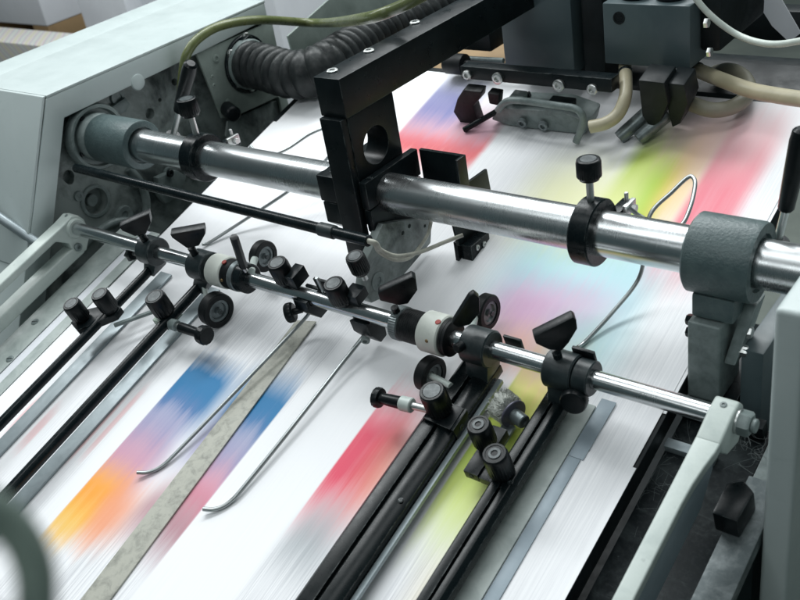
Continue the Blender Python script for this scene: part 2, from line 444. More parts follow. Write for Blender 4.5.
def sheet(u0, u1, v0, v1, w, label, th=.00035, wave=.0):
    nu, nv = 2, 24
    m = MB(); vs, fs = [], []
    for lay in (0, 1):
        for j in range(nv + 1):
            for i in range(nu + 1):
                v = v0 + (v1 - v0) * j / nv
                ww = w + lay * th + wave * max(0, (v - .8)) ** 2 * 0
                vs.append(B(u0 + (u1 - u0) * i / nu, v, ww))
    k = (nu + 1) * (nv + 1)
    for j in range(nv):
        for i in range(nu):
            a = j * (nu + 1) + i
            fs.append((k + a, k + a + 1, k + a + nu + 2, k + a + nu + 1)); fs.append((a, a + nu + 1, a + nu + 2, a + 1))
    bd = [i for i in range(nu + 1)] + [j * (nu + 1) + nu for j in range(1, nv + 1)] + [nv * (nu + 1) + i for i in range(nu - 1, -1, -1)] + [j * (nu + 1) for j in range(nv - 1, 0, -1)]
    for a, c in zip(bd, bd[1:] + bd[:1]): fs.append((a, c, c + k, a + k))
    m.add(vs, fs)
    o = solo('paper_sheet', m, PAPER, label, 'paper', None, 0, 'printed sheets overlapping on the feed board')
    uvl = o.data.uv_layers.new(name='UVMap')
    for lp in o.data.loops:
        u, v, _ = bc(o.data.vertices[lp.vertex_index].co + o.location); uvl.data[lp.index].uv = (u, v)
    return o
PL = -.957
sheet(PL, -.2655, -.12, .362, .0016, 'printed sheet at the front of the stream with blurred blue, orange and red pictures')
sheet(PL + .001, -.2690, .10, .694, .0008, 'printed sheet passing under the thick steel shaft, pale cyan and pink print')
sheet(PL + .006, -.2660, .42, .835, .0000, 'rearmost printed sheet under the suction head with green and red print')

# ------------------------------------------------------------------ the board, strips, rods, rails
solo('feed_board', MB().bb(-.962, -.2655, -.14, .845, -.02, -.0006), 'darkmach', 'dark steel feed board carrying the stream of printed sheets', 'feed board', None, .001)
def strip(name, u0, u1, v0, v1, w0, w1, mat, label, cat='strip', bev=.0006, group=None):
    return solo(name, MB().bb(u0, u1, v0, v1, w0, w1), mat, label, cat, None, bev, group)
# beige centre strip
solo('guide_strip', MB().prism([B(u, v, .0022) for u, v in ((-.642, -.1), (-.611, -.1), (-.643, .403), (-.667, .397))], WB * .002), 'beige',
     'mottled beige guide strip lying on the sheets between the two blue pictures', 'strip', None, .0005)
# bands beside the left rods
g0 = 'grey steel bands lying beside the rods'
strip('steel_band', -.8975, -.878, -.1, .405, .0024, .0052, 'alu', 'grey steel band on the paper beside the leftmost black rod', 'steel band', .0006, g0)
strip('steel_band', -.8125, -.793, -.1, .405, .0024, .0052, 'alu', 'grey steel band on the paper beside the second black rod from the left', 'steel band', .0006, g0)
# strips outside the paper at the left
pl = thing('edge_plate', 'grey edge plate with slotted screws left of the paper stream', 'plate', B(-1.01, .2, 0))
part('plate', MB().bb(-1.033, -.992, -.1, .47, -.004, .001), 'greystrip', pl, .0008)
for q in ((10, 359), (35, 322)):
    p = at_w(*q, .001); p0 = p - WB * .0005
    s_ = part('screw', MB().lathe(p0, WB, [(0, 0), (0, .0052), (.0012, .0048), (.0016, .004), (.0016, 0)], 24), 'castgrey', pl)
    d = (EX + VB * .4).normalized(); e = WB.cross(d)
    part('slot', MB().box(p0 - d * .0042 - e * .0005 + WB * .0014, d * .0084, e * .001, WB * .0004), 'darkmach', s_)
strip('edge_strip', -.9905, -.978, -.1, .46, -.004, .0005, 'pilewhite', 'narrow pale strip between the grey edge plate and the paper', 'strip')
strip('edge_strip', -.9765, -.959, -.1, .46, -.004, .0018, 'greystrip', 'dull grey strip along the left edge of the paper', 'strip')
# grey strips at the right
strip('guide_strip', -.347, -.3215, -.1, .405, .0022, .0046, 'greystrip', 'scuffed grey guide strip under the right double rail', 'strip')
solo('guide_strip', MB().bb(-.3208, -.3095, -.1, .352, .0022, .0034), 'bluegrey', 'lower smooth blue grey strip along the white sheet edge, nearer the camera', 'strip', None, .0003)
solo('guide_strip', MB().bb(-.3212, -.3075, .3525, .415, .0022, .0030), 'bluegrey', 'short upper blue grey strip ending under the right clamp', 'strip', None, .0003)

AV, AW, AR = .512, .10, .0197          # thick shaft
BV, BW, BR = .400, .050, .0080         # thin shaft
def uA(x): return bc(at_w(x, 144.5 + .1936 * (x - 140), AW))[0]
def uB(x): return bc(at_w(x, 230.5 + .2855 * (x - 80), BW))[0]

# two black rods at the left
r1u, r1w = -.880, .030
r2u, r2w = -.797, .026
gr = 'black guide rods hanging under the thin shaft'
solo('guide_rod', MB().cyl(B(r1u, -.12, r1w), VB, .0055, .525, .001), 'blackox', 'leftmost thin black guide rod above the paper', 'rod', B(r1u, .14, r1w), 0, gr)
solo('guide_rod', MB().cyl(B(r2u, -.12, r2w), VB, .0062, .525, .001), 'blackox', 'black guide rod second from left beside the blue picture', 'rod', B(r2u, .14, r2w), 0, gr)
# double rails at the right
def rail(u, w, wd, label, v1, strip_mat='alu', edge=True):
    t = thing('guide_rail', label, 'rail', B(u, .15, w), 'black double rails hanging under the thin shaft')
    h = wd / 2
    part('rail_body', MB().prism([B(u - h, -.12, w - .006), B(u + h, -.12, w - .006), B(u + h, -.12, w + .003), B(u + h * .62, -.12, w + .006), B(u + h * .12, -.12, w + .006),
                                  B(u + h * .12, -.12, w + .001), B(u - h * .10, -.12, w + .001), B(u - h * .10, -.12, w + .006), B(u - h * .8, -.12, w + .006), B(u - h, -.12, w + .003)],
                                 VB * (v1 + .12)), 'railblack', t, .0008)
    if edge: part('edge_strip', MB().bb(u + h + .0006, u + h + .0055, -.12, v1 - .01, w - .0085, w - .004), strip_mat, t, .0006)
    return t
ra = rail(-.4295, .020, .037, 'black double rail with bright edge strip left of the green picture', .405)
rb = rail(-.3465, .020, .0225, 'black double rail right of the green picture over the grey strip', .408, edge=False)
for vv in (.16, .30): bolt(rb, B(-.3405, vv, .0258), WB, .0024, .0006, 'screw', 'blackox', False)
for vv in (.08, .25): bolt(ra, B(-.4165, vv, .0258), WB, .0024, .0006, 'screw', 'blackox', False)

# ------------------------------------------------------------------ wire hooks
def hook(pxs, r, label, extra=None, w=.006):
    pts = [at_w(x, y, ww) for x, y, ww in pxs]
    return solo('wire_hook', MB().tube(pts, r, 12, 8), 'wire', label, 'wire hook', pts[0], 0, 'bent wire hold-down hooks')
hook([(137, 472.5, .0075), (146, 472.5, .005), (155, 470, .0042), (164, 464.5, .0044), (176, 453, .006), (210, 418, .009), (262, 364, .013), (300, 324, .017), (311, 311, .024)], .0019, 'bent wire hook with its tip on the blue and orange picture')
hook([(203, 509, .0075), (213, 509.5, .005), (222, 507, .0042), (231, 501, .0044), (243, 488, .006), (290, 430, .009), (340, 366, .013), (360, 341, .017), (368, 330, .024)], .0021, 'bent wire hook with its tip on the white paper right of the blue picture')
hook([(578, 347, .006), (582, 344.5, .004), (588, 339, .004), (612, 313, .010), (638, 280, .025), (645, 250, .05), (650, 215, .075), (672, 192, .082), (687, 178, .085), (693, 177.5, .086), (695, 186, .086), (690, 208, .085), (680, 226, .083), (660, 226, .085), (640, 216, .092), (629, 208, .100)], .0019,
     'long looped wire hook reaching from the right collar under the thick shaft')
hook([(202, 244.5, .006), (206, 244, .004), (212, 241, .004), (240, 223, .010), (286, 193, .028), (318, 168, .045), (333, 150, .06), (335, 136, .07), (328, 128, .075), (310, 134, .075), (285, 150, .08), (262, 156, .090), (250, 146, .10)], .0019,
     'looped wire hook reaching from the left collar under the thick shaft')

# ------------------------------------------------------------------ thick shaft and what sits on it
def A_(u): return B(u, AV, AW)
solo('thick_shaft', MB().cyl(A_(-1.10), EX, AR, .932, .001, 96), 'chrome', 'thick polished steel shaft crossing the whole machine', 'shaft', A_(-.6))
# left bearing
t = thing('shaft_bearing', 'hammered teal bearing sleeve with ringed flange at the left end of the thick shaft', 'bearing', A_(-1.02))
part('sleeve', MB().lathe(A_(-1.052), EX, [(0, AR), (0, .029), (.002, .0305), (.075, .0305), (.079, .030), (.080, .0285), (.080, .0225), (.076, .0218), (.076, AR), (0, AR)], 64), 'cast', t)
part('flange_ring', MB().lathe(A_(-1.074), EX, [(0, .02), (0, .043), (.010, .043), (.013, .041), (.013, .0375), (.006, .036), (.006, .032), (.004, .02), (0, .02)], 64), 'castgrey', t)
part('lock_nut', MB().lathe(A_(-1.070), EX, [(0, AR), (0, .031), (.012, .031), (.014, .0295), (.018, .027), (.022, .027), (.022, AR), (0, AR)], 24), 'castgrey', t)
for k in range(4):
    a = k * PI / 2 + .4
    p = A_(-1.066) + (EY * math.cos(a) + EZ * math.sin(a)) * .0305
    part('slot', MB().box(p - EX * .004 - EY * .003 - EZ * .003, EX * .006, EY * .006, EZ * .006), 'blackox', t, .0005)
# right bearing
t = thing('shaft_bearing', 'big hammered teal bearing sleeve on a bracket at the right end of the thick shaft', 'bearing', B(-.24, .475, -.03))
part('sleeve', MB().lathe(A_(-.2685), EX, [(0, AR), (0, .0300), (.002, .0325), (.050, .0325), (.053, .0315), (.053, .0235), (.050, .0225), (.050, AR), (0, AR)], 72), 'cast', t)
ya, za = .4687, .2291
part('neck', MB().mb(-.262, -.228, ya - .022, ya + .022, za - .047, za - .026), 'cast', t, .002)
part('pedestal', MB().mb(-.263, -.236, ya - .028, ya + .018, za - .125, za - .049), 'castgrey', t, .0025, seg=3)
lug = part('clamp_lug', MB().prism([M(-.236, ya - .020, za - .088), M(-.236, ya + .004, za - .088), M(-.228, ya + .022, za - .040), M(-.228, ya + .0, za - .040)], EX * .010), 'castgrey', t, .002)
for (yy, zz) in ((-.010, -.078), (-.003, -.064)): bolt(t, M(-.2262, ya + yy, za + zz), EX, .0052, .007)
for zz in (-.060, -.072): bolt(t, M(-.263, ya - .010, za + zz), -EX, .005, .008, 'nut', 'blackox')

def collar(u, wd, r, label, kpx, kr):
    t = thing('clamp_collar', label, 'collar', A_(u), 'clamp collars on the thick shaft')
    part('ring', MB().ring(A_(u - wd / 2), EX, r, AR + .0001, wd, .0012, 72), 'blackox', t)
    c0 = A_(u) + EZ * (r - .001)
    ht = at_y(kpx[0], kpx[1], (c0 - O).y)
    hk = (ht - O).z - (c0 - O).z
    kn = knob(t, c0 + EZ * (hk - kr * 1.75), c0 + EZ * hk, kr, stem=hk - kr * 1.75, stemr=.3)
    # little cross clamp behind the ring that holds the hook wire
    cb = part('wire_clamp', MB().mb(u + .003, u + .013, ya + r - .004, ya + r + .022, za - .004, za + .008), 'blackox', t, .001)
    part('clamp_arm', MB().mb(u + .0135, u + .0175, ya + r + .000, ya + r + .018, za + .001, za + .012), 'bolt', t, .0008)
    bolt(t, M(u + .0178, ya + r + .010, za + .006), EX, .0038, .004)
    part('pin', MB().cyl(M(u + .0115, ya + r + .012, za + .008), EZ, .0019, .011, .0004, 16), 'bolt', t)
    return t
collar((uA(193) + uA(213)) / 2, .021, .0280, 'black clamp collar with knob near the left end of the thick shaft', (198, 100), .0118)
collar((uA(583) + uA(601)) / 2, .0185, .0295, 'black clamp collar with knob on the right half of the thick shaft', (590.5, 159), .0105)

# black hand levers
def lever(p0, p1, p2, r, label):
    t = thing('hand_lever', label, 'lever', p0, 'black grip levers beside the thick shaft')
    ax = (p2 - p1).normalized(); h = (p2 - p1).length
    part('stem', MB().cyl(p0, (p1 - p0), r * .45, (p1 - p0).length + .006, .0004, 20), 'bolt', t)
    part('grip', MB().lathe(p1, ax, [(0, 0), (0, r * .7), (.0015, r * .85), (h * .5, r), (h * .85, r * 1.08), (h * .97, r * .95), (h, r * .6), (h, 0)], 10), 'knob', t)
    part('washer', MB().cyl(p0 - (p1 - p0).normalized() * .004, (p1 - p0), r * 1.2, .005, .0008, 28), 'blackox', t)
yl = ya + .055
lever(at_y(173, 136, yl), at_y(179, 111, yl), at_y(191, 63, yl), mm(at_y(180, 100, yl), 7.0), 'black grip lever on a bright stem at the left bearing')
yl = ya + .035
lever(at_y(778, 240, yl), at_y(785.5, 210, yl), at_y(803, 128, yl), mm(at_y(790, 200, yl), 9.5), 'black grip lever on a bright stem behind the right bearing')

# ------------------------------------------------------------------ black frame over the shaft
t = thing('overhead_frame', 'black steel arm with bored hanging plate clamped on the middle of the thick shaft', 'frame arm', M(-.61, .48, .20))
beam = part('beam', MB().mb(-.622, -.590, .437, 1.25, .318, .3565), 'black', t, .0012)
for q in ((369, 51.5), (332.5, 71.5), (415, 23)):
    p = at_z(*q, .3565); b_ = bolt(t, p - EZ * .0015, EZ, .0055, .0035, 'cap_screw', 'bolt', False)
web = part('hanging_plate', MB().mb(-.6195, -.5925, .4402, .510, .205, .3172), 'black', t, .0012)
cut(web, [MB().cyl(M(-.65, .473, .2770), EX, .0190, .08, .0001, 64)])
part('clamp_block', MB().mb(-.6475, -.6205, .437, .522, .2245, .253), 'black', t, .0012)
part('clamp_block', MB().mb(-.5915, -.583, .437, .522, .2245, .253), 'black', t, .0012)
part('clamp_half', MB().prism([M(-.6465, .438, .223), M(-.6465, .438, .200), M(-.6465, .455, .186), M(-.6465, .505, .186), M(-.6465, .521, .200), M(-.6465, .521, .223)], EX * .0265), 'black', t, .0012)
part('clamp_half', MB().prism([M(-.5912, .438, .223), M(-.5912, .438, .200), M(-.5912, .455, .176), M(-.5912, .505, .176), M(-.5912, .521, .200), M(-.5912, .521, .223)], EX * .008), 'black', t, .0012)
part('strap', MB().mb(-.6200, -.5930, .4315, .4400, .165, .318), 'black', t, .001)
for yy in (.450, .510): bolt(t, M(-.634, yy, .2528), EZ, .0045, .0015, 'cap_screw', 'blackox', False)
bolt(t, M(-.587, .449, .2528), EZ, .0032, .001, 'cap_screw', 'blackox', False)
# channel guard behind the block
gd = MB().prism([M(-.582, .523, .252), M(-.530, .523, .252), M(-.530, .512, .252), M(-.527, .512, .252), M(-.527, .527, .252), M(-.582, .527, .252)], EZ * -.055)
part('guard', gd, 'black', t, .0005)
# grey casting hanging under the clamp, with its knob
t = thing('gauge_bracket', 'grey cast bracket with drilled holes under the black clamp block', 'bracket', at_w(385, 300, .004))
uc = -.577
pts = [(383, 224), (400, 221), (432, 218), (431, 243), (420, 256), (385, 297), (372, 303), (362, 292), (366, 262)]
bp = part('casting', outline(pts, M(uc, 0, 0), EX, .010), 'sideplate', t, .0012)
cut(bp, [MB().cyl(at_u(x, y, uc) - EX * .02, EX, r, .04, .0001, 20) for x, y, r in ((409.5, 226, .0025), (403, 233, .0025), (425, 226, .002))])
bolt(t, at_u(377.5, 281, uc) - EX * .0005, EX, .0095, .002, 'cap_screw', 'castgrey', False)
kb = at_u(362, 272, uc + .004)
knob(t, kb, kb + WB * .022, .0098, knurl=.08, stem=.010)

# sensor at the right of it
us = -.533
t = thing('sheet_sensor', 'small black sensor head on a hanging plate under the thick shaft', 'sensor', at_w(466, 284, .004))
part('hanging_plate', outline([(487, 169), (491, 190), (489, 236), (478, 246), (459, 246), (453, 222), (463, 186)], M(us - .004, 0, 0), EX, .003), 'black', t, .0004)
c = at_u(471, 247, us + .008) - O; c2 = at_u(470, 275, us + .008) - O
part('sensor_body', MB().mb(us - .006, us + .008, c.y, c.y + .034, c2.z, c.z), 'blackox', t, .0012)
part('face_plate', MB().mb(us - .011, us - .0065, c.y - .004, c.y + .012, c2.z + .002, c.z + .004), 'black', t, .0006)
part('toe', MB().prism([M(us + .0, c.y + .034, c2.z + .012), M(us, c.y + .010, c2.z - .006), M(us, c.y + .008, c2.z - .0005), M(us, c.y + .030, c2.z - .0005)], EX * .006), 'castgrey', t, .0006)
part('foot', MB().mb(us - .008, us + .010, c.y - .012, c.y + .016, c2.z - .0075, c2.z - .0062), 'blackox', t, .0004)
for yy, zz in ((.010, -.006), (.022, -.008)): bolt(t, M(us + .0081, c.y + yy, c.z + zz), EX, .003, .0016, 'screw', 'bolt', False)
# cable rod and cables
p0, p1 = at_v(76, 168, .452), at_v(369, 241, .430)
ax = (p1 - p0).normalized(); L = (p1 - p0).length
t = thing('cable_tube', 'thin dark tube carrying a cream cable below the thick shaft', 'tube', p0)
part('tube', MB().cyl(p0, ax, .0056, L, .0006, 28), 'blackox', t)
part('joint_sleeve', MB().ring(p0 + ax * (L * .872), ax, .0068, .005, .020, .0008, 32), 'clampiron', t)
cb1 = [p1 - ax * .01, p1 + ax * .008, at_v(381, 250, .44), at_v(397, 256, .45), at_v(420, 252, .47), at_v(445, 242, .50), at_v(463, 235, .515)]
part('cable', MB().tube(cb1, .0021, 10), 'cablecream', t)
cb2 = [p1 - ax * .01 - EZ * .001, p1 + ax * .006 - EZ * .002, at_v(379, 252, .44), at_v(395, 260, .452), at_v(412, 256, .48), at_v(427, 236, .52), at_v(431, 222, .53)]
part('cable', MB().tube(cb2, .0019, 10), 'cablecream', t)

# ------------------------------------------------------------------ thin shaft and its swing arms
def B_(u, dv=0, dw=0): return B(u, BV + dv, BW + dw)
solo('thin_shaft', MB().cyl(B_(-1.040), EX, BR, .853, .0008, 64), 'thinchrome', 'thin polished steel shaft carrying the clamps and rollers', 'shaft', B_(-.6))
t = thing('swing_arm', 'pale green cast swing arm at the left end of the thin shaft', 'arm', B_(-1.035))
part('arm_beam', MB().prism([B_(-1.046, .013, .010), B_(-1.046, .006, .0155), B_(-1.046, -.010, .0140), B_(-1.046, -.36, .0140), B_(-1.046, -.36, .0055), B_(-1.046, -.03, .0040), B_(-1.046, -.018, -.010), B_(-1.046, -.02, -.028), B_(-1.046, -.005, -.034), B_(-1.046, .012, -.020), B_(-1.046, .016, .0)], EX * .020), 'armpaint', t, .0022, seg=3)
part('boss', MB().ring(B_(-1.028), EX, .0125, BR, .006, .0015, 40), 'armpaint', t)
part('lower_rail', MB().prism([B_(-1.046, -.005, -.020), B_(-1.046, -.03, -.018), B_(-1.046, -.36, -.018), B_(-1.046, -.36, -.034), B_(-1.046, -.03, -.034), B_(-1.046, -.008, -.0345)], EX * .0195), 'armpaint', t, .002, seg=3)
bolt(t, B_(-1.0265, -.012, -.021), EX, .0052, .004, 'cap_screw', 'castgrey', False)
bolt(t, B_(-1.036, .004, .0150), WB, .0022, .001, 'screw', 'castgrey', False)
t = thing('swing_arm', 'pale green cast swing arm with hexagon nut at the right end of the thin shaft', 'arm', B_(-.2))
part('arm_head', MB().prism([B_(-.214, .013, .004), B_(-.214, .008, .013), B_(-.214, -.006, .014), B_(-.214, -.031, .0103), B_(-.214, -.0315, .0015), B_(-.214, -.030, -.002), B_(-.214, -.022, -.014), B_(-.214, -.002, -.024), B_(-.214, .012, -.012)], EX * .0185), 'armpaint', t, .0022, seg=3)
part('arm_beam', MB().prism([B_(u, v, .0015) for u, v in ((-.2140, -.40), (-.2010, -.40), (-.2010, -.085), (-.2003, -.068), (-.1985, -.052), (-.1962, -.038), (-.1957, -.029), (-.2140, -.029))], WB * .0088), 'armpaint', t, .0016, seg=3)
part('arm_web', MB().prism([B_(-.2085, -.030, .0012), B_(-.2085, -.40, .0012), B_(-.2085, -.40, -.034), B_(-.2085, -.060, -.034), B_(-.2085, -.034, -.018)], EX * .0065), 'bluegrey', t, .001)
bolt(t, B_(-.2052, .001, .0132), WB, .0026, .0012, 'screw', 'castgrey', False)
part('washer', MB().cyl(B_(-.1955), EX, .0100, .0022, .0004, 32), 'bolt', t)
nt_ = bolt(t, B_(-.1933), EX, .0098, .0085, 'nut', 'castgrey')
part('stud', MB().cyl(B_(-.1850), EX, .0055, .004, .0008, 24), 'castgrey', t)

# --- clamps hanging on the thin shaft
def shaft_clamp(u, wd, lug, lw, label, r=.0165, sh=0):
    """Split ring round the thin shaft with a lug that grips the rod or rail below."""
    t = thing('rod_clamp', label, 'clamp', B_(u), 'black clamps on the thin shaft')
    part('clamp_ring', MB().ring(B_(u - wd / 2), EX, r, BR + .0002, wd, .0012, 56), 'clampiron', t)
    h = wd * .46
    L0 = [(-.0125, -.003), (-.010, -.0145), (.010, -.0145), (.0135, -.004)]
    m = MB(); lo = [(-.019, -lug - .005), (.004, -lug - .005)]
    top = [B_(u - h, -.0125, -.010), B_(u + h, -.0125, -.010), B_(u + h, .0125, -.010), B_(u - h, .0125, -.010)]
    bot = [B_(u + sh - h, -.018, -lug - .005), B_(u + sh + h * (2 * lw - 1), -.018, -lug - .005), B_(u + sh + h * (2 * lw - 1), .004, -lug - .005), B_(u + sh - h, .004, -lug - .005)]
    m.add(top + bot, [(0, 1, 2, 3), (7, 6, 5, 4), (0, 4, 5, 1), (1, 5, 6, 2), (2, 6, 7, 3), (3, 7, 4, 0)])
    part('lug', m, 'clampiron', t, .0014)
    return t
dW = EX + VB * .8
# 1
uc1 = (uB(147) + uB(159)) / 2 - .002
t = shaft_clamp(uc1, .023, .020, .92, 'leftmost black rod clamp with wing lever on the thin shaft', .0168, -.006)
wing(t, [(119, 227), (149, 213.5), (151, 223), (146, 234), (135, 236.5), (122, 231)], B_(uc1, 0, .022), dW, .011)
part('stem', MB().cyl(B_(uc1, 0, .013), WB, .0042, .014, .0004, 16), 'blackox', t)
st_ = at_w(122, 252, .040)
part('star_knob', MB().lathe(B_(uc1 - .040, -.004, -.012), EX * -1 + WB * -.3, [(0, 0), (0, .007), (.002, .009, 1), (.008, .009, 1), (.010, .006), (.010, 0)], 12, .3), 'knob', t)
part('stud', MB().cyl(B_(uc1 - .040, -.004, -.012), EX + WB * .3, .0022, .030, .0003, 14), 'bolt', t)
# 2
uc2 = (uB(198) + uB(212)) / 2 - .002
t = shaft_clamp(uc2, .025, .024, .92, 'black rod clamp with wing lever left of the first white collar', .0172, -.012)
wing(t, [(170, 234.5), (204.5, 228.5), (205.5, 234), (199, 246), (187, 248.5), (172, 238)], B_(uc2 - .004, 0, .021), dW, .011)
part('stem', MB().cyl(B_(uc2 - .003, 0, .013), WB, .0042, .014, .0004, 16), 'blackox', t)
# white collar assemblies
def white_collar(u, r, label, red):
    t = thing('white_collar', label, 'collar', B_(u), 'off white collars on the thin shaft')
    part('collar', MB().ring(B_(u - .0115), EX, r, BR + .0002, .023, .0012, 64), 'white', t)
    def plug(px, rr, mat, nm):
        o = CAM; d = ray(*px).normalized()
        c = B_(u); oc = o - c; dd = d - EX * d.dot(EX); oo = oc - EX * oc.dot(EX)
        a, bb, cc = dd.dot(dd), 2 * dd.dot(oo), oo.dot(oo) - r * r
        tt = (-bb - math.sqrt(max(0, bb * bb - 4 * a * cc))) / (2 * a); p = o + d * tt
        nrm = (p - c); nrm -= EX * nrm.dot(EX); nrm.normalize()
        part(nm, MB().cyl(p - nrm * .001, nrm, rr, .0016, .0003, 20), mat, t)
    plug(red[0], .0027, 'red', 'red_plug'); plug(red[1], .0017, 'brass', 'brass_screw')
    return t
uw1 = (uB(214) + uB(232)) / 2
white_collar(uw1, .0178, 'off white collar with red plug between left wing clamp and black lever', ((224, 262), (221.5, 280.5)))
def grooved(u0, u1, r, mat, label, n=4, base='rubber'):
    t = thing('grooved_ring', label, 'ring', B_((u0 + u1) / 2), 'dark rings on the thin shaft')
    L = u1 - u0; prof = [(0, BR + .0002), (0, r * .965)]
    for k in range(n):
        a = L * (k + .1) / n; c = L * (k + .9) / n
        prof += [(a, r), (c, r), (L * (k + 1) / n, r * .965)]
    prof += [(L, BR + .0002), (0, BR + .0002)]
    part('ring', MB().lathe(B_(u0), EX, prof, 56), mat, t)
    return t
grooved(uw1 + .0122, uw1 + .022, .0165, 'rubber', 'black grooved ring right of the left white collar', 8)
t = thing('lever_ring', 'dark clamping ring with small black lever right of the left white collar', 'clamp ring', B_(uw1 + .034))
part('ring', MB().ring(B_(uw1 + .0225), EX, .0168, BR + .0002, .0075, .0008, 56), 'hub', t)
part('ring', MB().ring(B_(uw1 + .0305), EX, .0160, BR + .0002, .012, .0010, 56), 'blackox', t)
lp = B_(uB(251), 0, .0155)
part('lever', MB().tube([lp + WB * .003, on_plane(234, 237, lp + WB * .02, VB)], .0046, 6, 0), 'knob', t, .0006)
part('stem', MB().cyl(lp - WB * .004, WB - EX * .3, .0025, .012, .0003, 14), 'bolt', t)

def roller(c, ax, r, wd, label, arm_to=None, side=1, armr=.004):
    t = thing('pressure_roller', label, 'roller', c - WB * r, 'rubber pressure rollers')
    a = ax.normalized()
    part('tyre', MB().lathe(c - a * wd / 2, a, [(0, r * .66), (0, r * .93), (wd * .12, r), (wd * .88, r), (wd, r * .93), (wd, r * .66), (0, r * .66)], 56), 'rubber', t)
    part('hub', MB().lathe(c - a * wd * .42, a, [(0, 0), (0, r * .655), (wd * .80, r * .655), (wd * .80, r * .50), (wd * .62, r * .44), (wd * .62, r * .2), (wd * .80, r * .18), (wd * .80, 0)], 40), 'hub', t)
    part('axle_nut', MB().lathe(c + a * wd * .53, a, [(0, 0), (0, r * .15), (r * .1, r * .15), (r * .1, 0)], 6), 'clampiron', t)
    if arm_to is not None:
        part('arm', MB().tube([c - a * wd * .56, c - a * wd * .7 + (arm_to - c) * .3, arm_to], armr, 10, 4), 'armpaint', t)
    return t
# rollers: two behind the shaft, two in front
def wheel_at(px, py, r): return at_w(px, py, r + .0018)
c = at_w(263, 256, .030); roller(c, EX, mm(c, 16), .011, 'small rubber roller on a pale arm behind the left lever ring', B_(uw1 + .045, .004, .008))
c = wheel_at(216, 309.5, .0185); roller(c, EX + VB * -.15, .0195, .014, 'rubber roller in front of the left white collar', B(r2u + .008, bc(c)[1] + .02, r2w + .004), 1, .003)
c = at_w(486, 312, .030); roller(c, EX, .0175, .011, 'rubber roller behind the plate lever at the right clamp', B_(uB(470), .004, .004))
c = wheel_at(430, 374, .0165); roller(c, EX + VB * -.1, .0172, .012, 'rubber roller in front of the right white collar', B(-.44, bc(c)[1] - .01, .026), 1, .0032)

# knob clamp blocks along the shaft (between the collars)
u = uB(291)
t = thing('knob_clamp', 'dark block with slanted fluted knob over the beige strip', 'clamp', B_(u), 'fluted knob clamps on the thin shaft')
kb = B_(u - .004, .004, .0095)
knob(t, kb, kb + WB * .0265, .0108, stem=.006)
part('block', MB().bb(u + .004, u + .016, BV - .002, BV + .018, BW + .0085, BW + .024), 'black', t, .0008)
u = uB(308)
part('under_clamp', MB().prism([B_(u - .009, -.012, .004), B_(u - .009, -.014, -.008), B_(u - .009, -.004, -.026), B_(u - .009, .008, -.026), B_(u - .009, .013, -.006), B_(u - .009, .012, .004), B_(u - .009, .0085, .004), B_(u - .009, .008, -.004), B_(u - .009, 0, -.009), B_(u - .009, -.008, -.004), B_(u - .009, -.0085, .004)], EX * .018), 'black', t, .001)
th = B_(u - .010, -.014, -.011)
part('thumb_screw', MB().lathe(th, -EX * .8 - VB * .6, [(-.006, 0), (-.006, .0035), (.002, .0035), (.002, .0085), (.004, .0105, 1), (.009, .0105, 1), (.011, .009), (.011, 0)], 40, .05), 'knob', t)
u = uB(323)
part('tab', MB().bb(u - .012, u + .010, BV + .009, BV + .012, BW + .002, BW + .018), 'black', t, .0006)
part('pin', MB().cyl(B_(u, .006, .007), WB, .0021, .019, .0003, 14), 'wire', t)
# second knob over the wire hook
u = uB(349)
t = thing('knob_clamp', 'fluted knob clamp over the second wire hook left of the wing lever', 'clamp', B_(u), 'fluted knob clamps on the thin shaft')
kb = B_(u - .003, -.001, .0085)
knob(t, kb, kb + WB * .026, .0108, stem=.005)
part('saddle', MB().bb(u + .002, u + .018, BV - .001, BV + .016, BW + .0083, BW + .020), 'black', t, .0008)
u2 = uB(364)
part('hook_holder', MB().prism([B_(u2 - .012, -.011, -.004), B_(u2 - .012, -.012, -.018), B_(u2 - .012, -.004, -.036), B_(u2 - .012, .006, -.036), B_(u2 - .012, .012, -.014), B_(u2 - .012, .010, -.004), B_(u2 - .012, 0, -.0085)], EX * .022), 'black', t, .001)
bolt(t, B_(u2 + .002, -.0135, -.024), -VB + EX * .5, .0045, .003, 'screw', 'castgrey', False)
# wing lever ring left of the second white collar
u0, u1 = uB(398), uB(412)
t = thing('lever_ring', 'grey knurled ring with wing lever left of the second white collar', 'clamp ring', B_(u0))
part('ring', MB().lathe(B_(u0), EX, [(0, BR + .0002), (0, .0150), (.001, .0165, 1), (.009, .0165, 1), (.010, .0150), (.010, BR + .0002), (0, BR + .0002)], 90, .03), 'hub', t)
wing(t, [(378, 294.5), (380, 301), (399, 305.5), (408, 304), (417.5, 290.5), (416, 279), (412, 277), (380, 292)], B_(u0 + .004, 0, .022), dW, .009)
part('stem', MB().cyl(B_(u0 + .005, 0, .014), WB, .0038, .008, .0004, 18), 'blackox', t)
uw2 = (uB(425) + uB(449)) / 2 + .001
grooved(u0 + .0105, uw2 - .0122, .0158, 'rubber', 'black grooved ring left of the right white collar', 10)
white_collar(uw2, .0192, 'larger off white collar with red plug beside the plate lever', ((438, 322), (426.5, 341)))
grooved(uw2 + .0120, uw2 + .0185, .0172, 'rubber', 'thin black ring right of the right white collar', 2)
